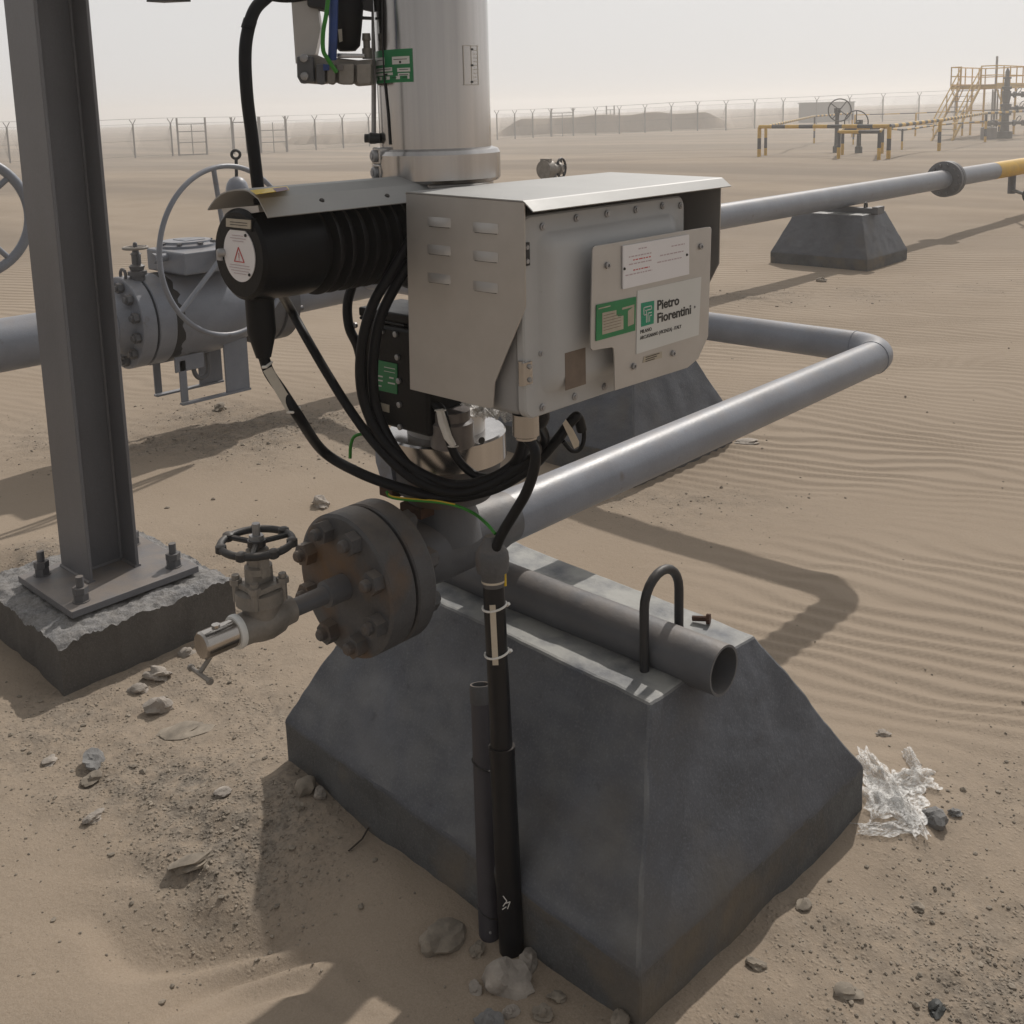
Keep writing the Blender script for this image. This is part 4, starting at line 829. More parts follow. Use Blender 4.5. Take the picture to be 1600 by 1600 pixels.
# ball valve
bv = thing('ball_valve', (MP, 2.75, .2), 'big grey ball valve with large thin gear handwheel behind the column', 'valve')
ZB = .628
def fl_bolts(v, r, n, L):
    for k in range(n):
        w = 2*math.pi*(k+.5)/n; x, z = MP+r*math.cos(w), ZB+r*math.sin(w); obj('stud_bolt', MB().cyl((x, v, z), (x, v+L, z), .0145, 10).hexnut((x, v+.012, z), (0, 1, 0), .026, .026), M_paintd, bv)
obj('pipe_flange', MB().lathe((MP, 2.30, ZB), (0, 1, 0), [(-.02, .125), (.0, .135), (.045, .155), (.047, .222), (.051, .226), (.117, .226), (.12, .222)], 64), M_paint, bv, ang=25)
obj('gasket_groove', MB().lathe((MP, 2.418, ZB), (0, 1, 0), [(0, .20), (.014, .20)], 48), M_blk2, bv)
fl_bolts(2.305, .186, 12, .20)
obj('body_flange', MB().lathe((MP, 2.432, ZB), (0, 1, 0), [(0, .222), (.004, .226), (.086, .226), (.09, .222)], 64), M_paint, bv, ang=25)
gvs = MB(); nT = 72; vs = []                              # worn dark primer band next to the flange
for k in range(nT):
    w = 2*math.pi*k/nT; e = .022+.016*float(vnoise(k*.55, 4.2))+(.010 if (k//3) % 4 == 0 else 0)
    for v_, r in ((2.521, .2215), (2.523+e*.2, .2235), (2.522+e+.012, .2235), (2.524+e+.014, .2212)): vs.append((MP+r*math.cos(w), v_, ZB+r*math.sin(w)))
gvs.add(vs, [(k*4+i, ((k+1) % nT)*4+i, ((k+1) % nT)*4+i+1, k*4+i+1) for k in range(nT) for i in range(3)])
obj('bare_band', gvs, M_blk2, bv)
obj('valve_body', MB().lathe((MP, 2.50, ZB), (0, 1, 0), [(0, .205), (.02, .222), (.16, .224), (.30, .222), (.40, .212), (.47, .195), (.53, .172), (.56, .168)], 72), M_paint, bv, ang=40)
obj('end_flange', MB().lathe((MP, 3.05, ZB), (0, 1, 0), [(0, .17), (.004, .222), (.08, .226), (.09, .226), (.10, .21), (.11, .21), (.112, .226), (.19, .226), (.195, .20), (.24, .13)], 56), M_paintd, bv, ang=25)
fl_bolts(3.02, .186, 12, .26)
# gearbox on top, wheel, indicator cover
gbx2 = obj('gear_housing', MB().box((MP-.10, 2.56, .855), (MP+.26, 2.94, .965)).box((MP-.07, 2.60, .84), (MP+.12, 2.90, .86)), M_paint, bv, bevel=.012)
obj('gear_cover', MB().lathe((MP+.0, 2.73, .965), (0, 0, 1), [(0, .145), (.012, .145), (.02, .12), (.03, .118)], 40).box((MP-.06, 2.69, .99), (MP+.06, 2.80, .998)), M_paint, bv, ang=30)
for k in range(8):
    w = 2*math.pi*k/8; obj('cover_bolt', MB().hexnut((MP+.132*math.cos(w), 2.73+.132*math.sin(w), .977), (0, 0, 1), .014, .014), M_paintd, bv)
obj('side_boss', MB().cyl((MP+.1, 2.50, .935), (MP+.1, 2.57, .935), .02, 12).hexnut((MP+.1, 2.49, .935), (0, 1, 0), .026, .016), M_paint, bv)
WC = at(359, 392, u=-4.50); wn = Vector((1, .16, .0)).normalized()
obj('gear_shaft', MB().cyl((MP+.25, 2.84, .94), tuple(WC), .022, 14), M_paint, bv)
wh = MB().ring(WC, wn, .412, .0128, 96, 12); wa = Vector((0, 0, 1)); wa = (wa-wn*wa.dot(wn)).normalized(); wb = wn.cross(wa)
for w in (R(9), R(128), R(236)):
    dd = wa*math.cos(w)+wb*math.sin(w); wh.tube([Vector(WC)-wn*.02+dd*.02, Vector(WC)+dd*.405], .0125, 10)
wh.lathe(Vector(WC)-wn*.045, wn, [(0, .036), (.06, .036)], 20)
obj('gear_handwheel', wh, M_paint, bv, ang=50)
q = at(371, 300, u=-4.95)
obj('indicator_cover', MB().lathe((q[0], q[1], .99), (0, 0, 1), [(0, .062), (.20, .062), (.235, .060), (.262, .052), (.285, .036), (.296, .012)], 32), M_paint, bv, ang=50)
lt = at(369, 249, u=-4.95); obj('lifting_eye', MB().tube([(q[0], q[1], 1.27), (lt[0], lt[1], lt[2])], .009, 8).ring((lt[0], lt[1], lt[2]+.026), (.85, -.5, 0), .022, .008, 20, 8), M_iron, bv)
# small body valve, legs
sv = at(215, 430, u=MP+.06); sx_, sy_ = sv[0], sv[1]
obj('bleed_valve', MB().lathe((sx_, sy_, .83), (0, 0, 1), [(0, .035), (.03, .035), (.032, .045), (.05, .045), (.052, .03), (.075, .038), (.085, .022), (.13, .022), (.133, .028), (.145, .012), (.185, .010), (.19, .006)], 16).tube([(sx_-.025, sy_, .895), (sx_-.03, sy_, .95), (sx_-.015, sy_, .985)], .007, 6).tube([(sx_+.025, sy_, .895), (sx_+.03, sy_, .95), (sx_+.015, sy_, .985)], .007, 6), M_paintd, bv, ang=30)
obj('bleed_handwheel', MB().ring((sx_, sy_, .993), (0, 0, 1), .055, .007, 28, 8).tube([(sx_-.055, sy_, .993), (sx_+.055, sy_, .993)], .006, 6).tube([(sx_, sy_-.055, .993), (sx_, sy_+.055, .993)], .006, 6), M_valve, bv)
obj('lifting_lug', MB().ring((MP+.02, 2.37, .865), (0, 1, 0), .026, .008, 20, 8), M_paintd, bv)
def legs(u, par):
    mb = MB()
    mb.box((u-.006, 2.815, .20), (u+.006, 2.955, .47))      # wide rear leg plate
    mb.box((u-.006, 2.56, .205), (u+.006, 2.60, .42))       # front leg
    mb.box((u-.05, 2.60, .203), (u+.05, 2.955, .213)) if False else mb.box((u-.018, 2.56, .19), (u+.018, 2.955, .202))
    mb.box((u-.006, 2.54, .36), (u+.006, 2.70, .44))
    return obj('support_leg', mb, M_paint, par, bevel=.004)
legs(MP+.13, bv); legs(MP-.13, bv)
obj('drain_loop', MB().tube(spline([(MP+.10, 2.66, .42), (MP+.10, 2.66, .34), (MP+.10, 2.69, .30), (MP+.10, 2.735, .32), (MP+.10, 2.74, .42)], 6), .012, 10), M_paintd, bv)
# second wheel at the left edge on its valve further along the line
wv_ = at(-57, 340, u=-4.40); gv2 = thing('gate_valve', (MP, float(wv_[1]), .5), 'grey handwheel of a line valve cut by the left edge', 'valve')
wn2 = Vector((1, -.25, .0)).normalized(); sd2 = wn2.cross(Vector((0, 0, 1)))
mw = MB().ring(wv_, wn2, .238, .020, 64, 12).lathe(Vector(wv_)-wn2*.03, wn2, [(0, .035), (.05, .035)], 16)
for w in (R(50), R(140)): mw.tube([Vector(wv_)-(sd2*math.cos(w)+Vector((0, 0, math.sin(w))))*.235, Vector(wv_)+(sd2*math.cos(w)+Vector((0, 0, math.sin(w))))*.235], .012, 8)
obj('handwheel', mw, M_paint, gv2, ang=50)
bv_ = wv_[1]-.30
obj('stem', MB().tube([tuple(wv_), (MP+.12, wv_[1]-.02, wv_[2]), (MP, bv_, wv_[2])], .02, 12), M_paintd, gv2)
obj('bonnet', MB().lathe((MP, bv_, .70), (0, 0, 1), [(0, .09), (.04, .09), (.06, .06), (.35, .05), (.36, .08), (wv_[2]-.60, .08)], 24), M_paint, gv2, ang=30)
obj('valve_body', MB().lathe((MP, bv_-.25, .617), (0, 1, 0), [(0, .12), (.03, .2), (.08, .2), (.1, .15), (.3, .15), (.32, .2), (.37, .2), (.40, .12)], 36), M_paint, gv2, ang=30)
# small valve on a riser behind the cabinet
sq = at(866, 264, u=MP); rs = thing('gate_valve', (MP, float(sq[1]), .70), 'small side-on valve with black handwheel peeping above the cabinet hood', 'valve')
obj('riser', MB().cyl((MP, sq[1]-.02, .74), (MP, sq[1]-.02, sq[2]-.02), .030, 16), M_paintd, rs)
obj('valve_body', MB().lathe((MP, sq[1]-.115, sq[2]), (0, 1, 0), [(0, .065), (.065, .065), (.068, .036), (.14, .036), (.142, .046), (.165, .046), (.168, .028), (.19, .022)], 24).box((MP-.04, sq[1]-.1, sq[2]-.075), (MP+.04, sq[1]-.07, sq[2]+.075)), M_valve, rs, ang=30)
hc = Vector((MP, sq[1]+.075, sq[2]+.002)); n3 = Vector((.97, .22, 0)); n3b = n3.cross(Vector((0, 0, 1)))
hw2 = MB().ring(hc, n3, .066, .0085, 32, 8)
for k in range(5):
    w = 2*math.pi*k/5+.3; hw2.tube([hc, hc+(n3b*math.cos(w)+Vector((0, 0, 1))*math.sin(w))*.066], .007, 6)
hw2.lathe(hc-n3*.015, n3, [(0, .018), (.03, .018)], 14)
obj('handwheel', hw2, M_iron, rs, ang=50)

# ================================================================== FOOTING AND COLUMN
def footing():
    t = thing('concrete_footing', (-3.2, 1.41, 0), 'low rough-topped concrete footing half buried under the steel column', 'footing')
    u0, u1, v0, v1, zt = -3.50, -2.862, 1.128, 1.69, .142; n, m = 150, 80; vs = []
    for i in range(n+1):
        for j in range(m+1):
            a, b = i/n, j/m; u = u0+(u1-u0)*a; v = v0+(v1-v0)*b; e = min(a*(u1-u0), (1-a)*(u1-u0), b*(v1-v0), (1-b)*(v1-v0))
            ch = max(0, 1-e/.03)
            z = zt+.0035*float(fbm(u*14, v*14, 3))+.004*float(vnoise(u*50, v*50))+.003*float(vnoise(u*110, v*110))-ch*(.006+.016*max(0, float(vnoise(u*21, v*21+4)))+.008*abs(float(vnoise(u*60, v*60))))
            s = ch*.003*float(vnoise(u*22+5, v*22))
            vs.append((u+s*(1 if a > .5 else -1), v+s*(1 if b > .5 else -1), z))
    fs = [(i*(m+1)+j, (i+1)*(m+1)+j, (i+1)*(m+1)+j+1, i*(m+1)+j+1) for i in range(n) for j in range(m)]
    obj('broken_top', MB().add(vs, fs), M_chip, t, ang=120)
    mb = MB(); ring = [i*(m+1) for i in range(n+1)]+[n*(m+1)+j for j in range(1, m+1)]+[i*(m+1)+m for i in range(n-1, -1, -1)]+[j for j in range(m-1, 0, -1)]
    P = [vs[k] for k in ring]; L = len(P); low = [(x, y, -.15) for x, y, z in P]
    mb.add(P+low, [(k, L+k, L+(k+1) % L, (k+1) % L) for k in range(L)])
    obj('side_walls', mb, M_footing, t, ang=30)
    obj('grout_pad', MB().box((-3.30, 1.235, .12), (-2.985, 1.60, .152)), M_footing, t, bevel=.008)
footing()
col = thing('steel_column', (-3.2, 1.41, .152), 'tall grey H-section steel column bolted to the footing at left', 'column')
obj('base_plate', MB().box((-3.335, 1.208, .152), (-2.952, 1.626, .174)), M_column, col, bevel=.002)
cu0, cu1, cv0, cv1 = -3.305, -3.100, 1.335, 1.500
zt = 3.4
def hseg(): return MB().box((cu0, cv0, .174), (cu1, cv0+.011, zt)), MB().box((cu0, cv1-.011, .174), (cu1, cv1, zt)), MB().box(((cu0+cu1)/2-.004, cv0+.011, .174), ((cu0+cu1)/2+.004, cv1-.011, zt))
for nm, mb in zip(('flange', 'flange', 'web'), hseg()): obj(nm, mb, M_column, col, bevel=.0025 if nm == 'flange' else 0)
obj('fillet_weld', MB().tube([((cu0+cu1)/2+.006, cv1-.013, .176), ((cu0+cu1)/2+.006, cv1-.013, zt)], .007, 8).tube([((cu0+cu1)/2+.006, cv0+.013, .176), ((cu0+cu1)/2+.006, cv0+.013, zt)], .007, 8), M_column, col)
obj('base_weld', MB().tube([(cu0, cv0, .175), (cu1, cv0, .175), (cu1, cv0+.011, .175), ((cu0+cu1)/2+.006, cv0+.014, .175), ((cu0+cu1)/2+.006, cv1-.014, .175), (cu1, cv1-.011, .175), (cu1, cv1, .175), (cu0, cv1, .175)], .006, 6), M_column, col)
for (u, v) in ((-3.285, 1.265), (-3.003, 1.262), (-3.012, 1.572), (-3.285, 1.572)):
    obj('anchor_bolt', MB().cyl((u, v, .10), (u, v, .252), .0115, 16).hexnut((u, v, .176), (0, 0, 1), .023, .022).hexnut((u, v, .199), (0, 0, 1), .023, .020, .3).lathe((u, v, .174), (0, 0, 1), [(0, .026), (.003, .026)], 20), M_paintd, col)
# bracket of the same column seen at the top edge
obj('side_bracket', MB().prism([at(x, y, v=1.42) for x, y in ((228, -40), (270, -40), (270, 1), (229, 3))], (0, .05, 0)).box((cu1-.1, 1.40, 2.02), (at(232, -20, v=1.42)[0], 1.46, 2.10)), M_iron, col)

# ================================================================== WELL SITE AT THE RIGHT
def banded(name, a, b, r, parent, step=.42, start=0, n=12, ends=True):   # one bar painted in black and yellow bands
    a = np.array(a, float); b = np.array(b, float); L = float(np.linalg.norm(b-a)); k = max(2, round(L/step))
    prof = [(L*i/k, r) for i in range(k+1)]; mb = MB().lathe(a, Vector(b-a), prof, n)
    o = obj(name, mb, M_yellow, parent, ang=50); o.data.materials.append(M_blk2)
    for i, p in enumerate(o.data.polygons):
        p.material_index = (i//n+start) % 2 if i < k*n else (start if i == k*n else (k-1+start) % 2)
    return o
def g0(px, py): return gp(px, py)
def guard(label, pts, r=.057, h=1.0, step=.55, beam_step=.55, group='striped guard rails of the well site', hs=None, close=False, r2=None):
    P = [g0(*q) for q in pts]; t = thing('guard_rail', P[0], label, 'guard rail', group)
    zt = P[0][2]+h
    for i, p in enumerate(P): banded('post', (p[0], p[1], p[2]-.1), (p[0], p[1], zt), r2 or r, t, step*.75, 0)
    for i in range(len(P)-1+(1 if close else 0)):
        a, b = P[i], P[(i+1) % len(P)]; banded('beam', (a[0], a[1], zt+.02), (b[0], b[1], zt+.02), r, t, beam_step, i % 2)
    return t
guard('long black and yellow guard rail, nearest of the well site', [(1186, 245), (1388, 248), (1467, 236), (1539, 222), (1650, 207)], .065, 1.0)
guard('striped guard rail running away behind the nearest rail', [(1196, 243), (1272, 224), (1331, 214)], .055, 1.0)
guard('short striped guard frame under the spoked handwheels', [(1310, 248), (1316, 242), (1378, 240), (1373, 250)], .055, .80, close=True)
guard('striped rail in the middle distance behind the handwheels', [(1333, 226), (1409, 234), (1466, 226), (1560, 214)], .045, 1.05, beam_step=.9)
def rail_hi():
    a, b, c, d = [g0(*q) for q in ((1335, 214), (1430, 213), (1503, 212), (1640, 210))]
    t = thing('guard_rail', a, 'tall thin two-bar rail at the back of the well site', 'guard rail', 'striped guard rails of the well site')
    for p in (a, b, c): banded('post', (p[0], p[1], p[2]-.1), (p[0], p[1], p[2]+1.5), .06, t, .6)
    for z in (1.5, .75):
        for p, q in ((a, b), (b, c), (c, d)): banded('beam', (p[0], p[1], p[2]+z), (q[0], q[1], q[2]+z), .035, t, 1.2)
rail_hi()
def site_wheel(px, py, base, rad, tilt, label, spokes, off):
    b = g0(*base); D = np.hypot(b[0], b[1]); d = ray(px, py); c = C0+d*(D/np.hypot(d[0], d[1])); t = thing('line_valve', b, label, 'valve', 'spoked valve wheels at the well site')
    n = Vector((-c[0], -c[1], 0)).normalized(); n = (Matrix.Rotation(R(tilt), 3, 'Z') @ n); side = n.cross(Vector((0, 0, 1)))
    m = MB().ring(c, n, rad, .022, 48, 8)
    for k in range(spokes):
        w = R(off)+math.pi*k/spokes*1.0; dv = side*math.cos(w)+Vector((0, 0, 1))*math.sin(w); m.tube([Vector(c)-dv*rad, Vector(c)+dv*rad], .018, 6)
    obj('handwheel', m, M_tree, t, ang=50); e = Vector((b[0], b[1], c[2]))
    obj('stem', MB().cyl(c, Vector(c)-n*.55, .03, 10), M_tree, t)
    q = Vector(c)-n*.6; obj('valve_body', MB().lathe((q.x, q.y, b[2]-.05), (0, 0, 1), [(0, .13), (.25, .13), (.3, .08), (c[2]-b[2]-.1, .07), (c[2]-b[2]-.05, .12), (c[2]-b[2]+.12, .12)], 16), M_tree, t, ang=30)
site_wheel(1312, 172, (1345, 238), .405, 8, 'dark four-spoked handwheel standing highest against the pale shed', 2, 38)
site_wheel(1338, 191, (1340, 240), .40, -10, 'lower spoked handwheel overlapping the striped guard frame', 1, 90)

# access platform: deck, stair, handrails on legs
def platform():
    s1 = g0(1455, 220); s2 = g0(1487, 224); t = thing('access_platform', s1, 'yellow steel access platform with stair and handrails', 'platform')
    zb = s1[2]; u0, u1 = s1[0], s1[0]+1.15
    top = at(1501, 134, u=u0); zd = top[2]; v0, v1 = top[1], top[1]+5.6; vb = s1[1]; um = u1+.9
    def bar(name, a, b, r=.038, m=M_yellow): return obj(name, MB().cyl(a, b, r, 8), m, t, ang=50)
    obj('deck', MB().box((u0-.6, v0, zd-.05), (um, v1, zd-.02)), M_yellow, t)
    fr = MB().box((u0-.6, v0, zd-.20), (u0-.54, v1, zd+.10)).box((um-.06, v0, zd-.20), (um, v1, zd+.10)).box((u0-.54, v0, zd-.20), (um-.06, v0+.06, zd+.0)).box((u0-.54, v1-.06, zd-.20), (um-.06, v1, zd+.10))
    obj('deck_frame', fr, M_yellow, t)
    for u in (u0-.55, um-.05):
        for v in (v0+1.0, (v0+v1)/2+.6, v1-.1):
            obj('leg', MB().box((u-.05, v-.05, zb-.15), (u+.05, v+.05, zd-.2)), M_yellow, t)
        bar('brace', (u, v0+1.0, zd-1.0), (u, v0+.1, zd-.2)); bar('brace', (u, v0+1.0, zd-1.0), (u, v0+1.9, zd-.2))
    for u in (u0, u1):
        obj('stair_stringer', MB().prism([(u-.03, vb-.12, zb-.03), (u-.03, vb+.16, zb-.03), (u-.03, v0+.14, zd-.05), (u-.03, v0-.14, zd-.05)], (.06, 0, 0)), M_yellow, t)
        dv = (v0-vb)
        for f in (.06, .5, .97):
            bar('stair_post', (u, vb+dv*f, zb+(zd-zb)*f), (u, vb+dv*f, zb+(zd-zb)*f+1.05), .034)
        for h in (.55, 1.05): bar('stair_rail', (u, vb+dv*.02, zb+h+.05), (u, v0, zd+h), .034)
    n = 10
    for k in range(1, n):
        f = k/n; vv = vb+(v0-vb)*f; zz = zb+(zd-zb)*f
        obj('tread', MB().box((u0+.03, vv-.10, zz-.02), (u1-.03, vv+.12, zz+.015)), M_far, t)
    for (a, b) in (((u0-.57, v0), (u0-.57, v1)), ((um-.03, v0), (um-.03, v1)), ((u0-.57, v1), (um-.03, v1)), ((u0-.57, v0), (u0, v0)), ((u1, v0), (um-.03, v0))):
        L = math.dist(a, b); k = max(1, round(L/1.1))
        for i in range(k+1):
            x, y = a[0]+(b[0]-a[0])*i/k, a[1]+(b[1]-a[1])*i/k; bar('handrail_post', (x, y, zd), (x, y, zd+1.1), .038)
        for h in (.55, 1.08): bar('handrail', (*a, zd+h), (*b, zd+h), .033)
    return s1, zd
S1, ZD = platform()
def wellhead():
    b = g0(1569, 216); D = np.hypot(b[0], b[1]); z = b[2]; t = thing('wellhead', b, 'dark wellhead valve tree rising through the yellow platform', 'wellhead')
    H = ZD-z
    prof = [(0, .42), (.28, .42), (.3, .24), (.55, .22), (.57, .34), (.68, .34), (.7, .2), (.95, .2), (.97, .3), (1.07, .3), (1.09, .19), (1.3, .21), (1.32, .29), (1.42, .29), (1.44, .17), (1.75, .24), (1.95, .24), (2.0, .15), (2.05, .26), (2.14, .26), (2.16, .15), (2.45, .14), (2.47, .22), (2.53, .22), (2.55, .10), (2.75, .12), (2.9, .03)]
    obj('tree_body', MB().lathe(tuple(b), (0, 0, 1), [(x*H*1.12/2.53, r) for x, r in prof], 20), M_tree, t, ang=30)
    rd = Vector((_u[0]*0+XR[0], XR[1], 0)).normalized()          # along the picture's width
    for (zz, L0, L1) in ((H*.28, -.9, 1.0), (H*.55, -.15, 1.2), (H*.8, -.1, .9)):
        p = Vector((b[0], b[1], z+zz)); q = MB().cyl(p+rd*L0, p+rd*L1, .085, 12)
        for s in (L0, L0*.55, L1*.5, L1): q.cyl(p+rd*(s-.05), p+rd*(s+.05), .17, 14)
        obj('side_valve', q, M_tree, t, ang=30)
        obj('handwheel', MB().ring(p+rd*(L1*.75)+Vector((0, 0, .22)), (XR[0]*.2-.5, XR[1]*.2-.6, .3), .17, .022, 24, 6), M_tree, t, ang=50)
    sk = g0(1562, 217); obj('cellar_drum', MB().lathe((sk[0]-.5, sk[1]-.3, sk[2]), (0, 0, 1), [(0, .42), (.62, .42), (.66, .36)], 24), M_far, t, ang=30)
    for px, top in ((1552, 88), (1548, 140), (1556, 140)):
        g = g0(px, 208); zz = C0[2]+ray(px, top)[2]*np.hypot(g[0], g[1])/np.hypot(*ray(px, top)[:2])
        o = MB().cyl((g[0], g[1], g[2]-.1), (g[0], g[1], zz), .05 if top > 100 else .07, 10); obj('stand_pipe', o, M_far, t)
wellhead()
b = g0(1597, 314); t = thing('gate_valve', (MP, 13.6, .3), 'dark valve wheel cut by the right edge under the yellow pipe', 'valve')
wq = at(1607, 305, u=MP+.45); obj('handwheel', MB().ring(wq, (.8, -.5, 0), .075, .018, 24, 8).lathe(Vector(wq)-Vector((.8, -.5, 0))*.04, (.8, -.5, 0), [(0, .03), (.08, .03)], 10), M_tree, t, ang=50)
obj('stem', MB().cyl(tuple(wq), (MP, wq[1]+.75, wq[2]), .022, 10), M_tree, t); obj('nozzle', MB().cyl((MP, wq[1]+.75, wq[2]-.05), (MP, wq[1]+.75, .6), .05, 14), M_paintd, t)

# ================================================================== PERIMETER FENCE
def fence():
    t = thing('perimeter_fence', gp(537, 231), 'long faded perimeter fence of thin posts with forked tops across the horizon', 'fence')
    L_px = [-45, 12, 75, 140, 209, 268, 365, 448, 493, 536, 577, 620, 665, 710]
    R_px = [777, 805, 833, 861, 896, 931, 968, 1008, 1049, 1090, 1134, 1179, 1223, 1275, 1326, 1378, 1434, 1490, 1550, 1615]
    kn = [(-60, 79.), (12, 79.6), (209, 81.5), (448, 84.3), (536, 88.3), (777, 101), (861, 106), (1008, 106.2), (1134, 101), (1223, 107), (1378, 112), (1620, 118)]
    def base(px):
        D = np.interp(px, [k[0] for k in kn], [k[1] for k in kn]); d = ray(px, 215); d = d[:2]/np.hypot(d[0], d[1]); x, y = d*D; return np.array([x, y, float(terrain(x, y, False))])
    rd = np.array([XR[0], XR[1], 0]); tops = []
    for px in L_px+R_px:
        p = base(px); m = MB(); h = 2.42
        m.cyl(p-np.array([0, 0, .2]), p+np.array([0, 0, h]), .062, 8)
        for s in (-1, 1): m.tube([p+np.array([0, 0, h-.05]), p+rd*s*.22+np.array([0, 0, h+.32])], .03, 6)
        obj('fence_post', m, M_far, t); tops.append((px, p, h))
    for seq in (L_px, R_px):
        P = [base(q) for q in seq]
        for z, s in ((2.4, 0), (2.78, -.26), (2.78, .26), (1.2, 0), (.1, 0)):
            obj('wire', MB().tube([p+rd*s+np.array([0, 0, z]) for p in P], .012, 4), M_far, t)
    mb = MB()                                             # chain-link: very thin slanting wires
    for seq in (L_px, R_px):
        P = [base(q) for q in seq]
        for a, b in zip(P[:-1], P[1:]):
            n = 26
            for k in range(n):
                f = k/n; p = a+(b-a)*f; q = a+(b-a)*min(1, f+.35)
                mb.tube([p+np.array([0, 0, .08]), q+np.array([0, 0, 2.35])], .0045, 3, caps=False); mb.tube([p+np.array([0, 0, 2.35]), q+np.array([0, 0, .08])], .0045, 3, caps=False)
    obj('chain_link', mb, M_far, t)
    def gate(px0, px1, label, hh=2.5, D=None, bars=(.05, .95, 1.75, 2.3)):
        a, b = base(px0), base(px1)
        if D: a = a*D; b = b*D; a[2] = float(terrain(a[0], a[1], False)); b[2] = float(terrain(b[0], b[1], False))
        g = thing('fence_gate', a, label, 'gate', 'gates in the perimeter fence'); fr = MB()
        for p in (a, b): obj('gate_post', MB().cyl(p-np.array([0, 0, .1]), p+np.array([0, 0, hh+.25]), .075, 8), M_far, g)
        for z in bars: fr.cyl(a+np.array([0, 0, z]), b+np.array([0, 0, z]), .035, 6)
        mid = (a+b)/2; fr.cyl(mid, mid+np.array([0, 0, hh-.2]), .035, 6); obj('gate_frame', fr, M_far, g)
    gate(278, 322, 'barred fence gate standing left of the large gear handwheel')
    gate(363, 405, 'open-topped fence gate partly behind the drooping black cable', bars=(2.35,))
    gate(407, 447, 'low two-bar fence gate just right of the drooping black cable', bars=(.8, 1.7))
    gate(862, 896, 'fence gate right of the steel cylinder with one high bar', bars=(2.3, 2.0))
    gate(948, 960, 'small faded gate beyond the fence over the long berm', D=1.12)
fence()
sa = ray(1248, 176); D = 125; p = sa[:2]/np.hypot(sa[0], sa[1])*D; z = float(terrain(p[0], p[1], False))
yq = Vector((YF[0], YF[1], 0)); xq = Vector((XR[0], XR[1], 0)); pp = Vector((p[0], p[1], z-.2))
sh = thing('shed', pp, 'low pale grey shed standing beyond the fence', 'shed')
dirn = (xq*1-yq*.75).normalized(); back = Vector((dirn.y, -dirn.x, 0)); back = back if back.dot(yq) > 0 else -back
obj('wall', MB().prism([pp, pp+dirn*4.6, pp+dirn*4.6+Vector((0, 0, 2.35)), pp+Vector((0, 0, 2.35))], back*5), M_shed, sh)
obj('roof', MB().prism([pp+Vector((0, 0, 2.35))-dirn*.1-back*.1, pp+dirn*4.7-back*.1+Vector((0, 0, 2.35)), pp+dirn*4.7-back*.1+Vector((0, 0, 2.45)), pp+Vector((0, 0, 2.45))-dirn*.1-back*.1], back*5.2), M_shed, sh)

# ================================================================== STONES, FILM, TWIG
import bmesh
def rock_bm(seed, sx, sy, sz, sub=2, rough=.36):
    bm = bmesh.new(); bmesh.ops.create_icosphere(bm, subdivisions=sub, radius=1)
    for v in bm.verts:
        p = v.co*1.3; k = 1+rough*float(vnoise(p.x+seed*3.1, p.y+p.z*1.7))+rough*.5*float(vnoise(p.z*2.3+seed, p.x*2.1-p.y))+rough*.2*float(vnoise(p.x*5+seed, p.z*5+p.y*4))+rough*.06*float(vnoise(p.x*11+seed, p.z*11+p.y*9))
        v.co = Vector((v.co.x*k*sx, v.co.y*k*sy, max(v.co.z, -.55)*k*sz))
    return bm
def rock(px, py, w, label, m=None, flat=.6, yaw=None, sub=3, name='stone', asp=.7, group='stones lying around the pedestal'):
    p = gp(px, py); d = np.linalg.norm(p-C0); s = w/FPX*d/2
    bm = rock_bm(px*.37+py*.11, s, s*asp, s*flat, sub); me = bpy.data.meshes.new(name); bm.to_mesh(me); bm.free(); sharp(me, 26); me.materials.append(m or M_rock)
    o = bpy.data.objects.new(name, me); COL.objects.link(o); o.location = (p[0], p[1], p[2]+s*flat*.28); o.rotation_euler = (0, 0, random.uniform(0, 6) if yaw is None else yaw)
    return tag(o, label, 'stone', group)
YAW = math.atan2(XR[1], XR[0])
rock(694, 1470, 58, 'lumpy brown stone lying left of the conduit foot', M_peb, .62)
rock(790, 1538, 60, 'large round pale stone below the black conduit', M_rock, .75, asp=.9)
rock(826, 1506, 30, 'small pale stone touching the foot of the black conduit', M_rock, .8)
rock(745, 1488, 26, 'small sandy stone between the lumpy stone and the stub pipe', M_peb, .6)
rock(798, 1585, 20, 'thin upright pebble under the large round stone', M_rock, .9)
rock(848, 1588, 26, 'small stone at the bottom edge right of the large round stone', M_peb, .8)
rock(768, 1606, 36, 'grey stone cut by the bottom edge below the conduit', M_rockg, .8)
rock(742, 1545, 22, 'pale chip left of the large round stone', M_rock, .5)
rock(478, 1232, 34, 'brownish stone against the left corner of the big pedestal', M_peb, .7)
rock(500, 1243, 20, 'pale pebble by the left corner of the big pedestal', M_rock, .8)
rock(468, 1262, 16, 'tiny stone just below the left pedestal corner', M_peb, .7)
rock(252, 1108, 40, 'angular pale stone between footing and gravel patch', M_rock, .7)
rock(247, 1058, 34, 'pale crumbly stone lying close to the front of the footing', M_rock, .6)
rock(216, 1080, 24, 'small pale stone left of the crumbly one by the footing', M_rock, .6)
rock(292, 1022, 22, 'stone at the footing under the bright plug', M_rock, .6)
rock(148, 1192, 40, 'grey angular stone on open sand at left', M_rockg, .6)
rock(142, 1220, 30, 'dark crusty stone in front of the grey angular stone', M_peb, .5)
rock(146, 1280, 28, 'pale stone on sand at the far left, lower of the group', M_rock, .5)
rock(78, 1190, 26, 'flat pale chip at the far left', M_rock, .3)
rock(290, 1142, 62, 'flat pale slab sunk in the gravel below the small gate valve', M_peb, .10, yaw=YAW+.3, asp=.6)
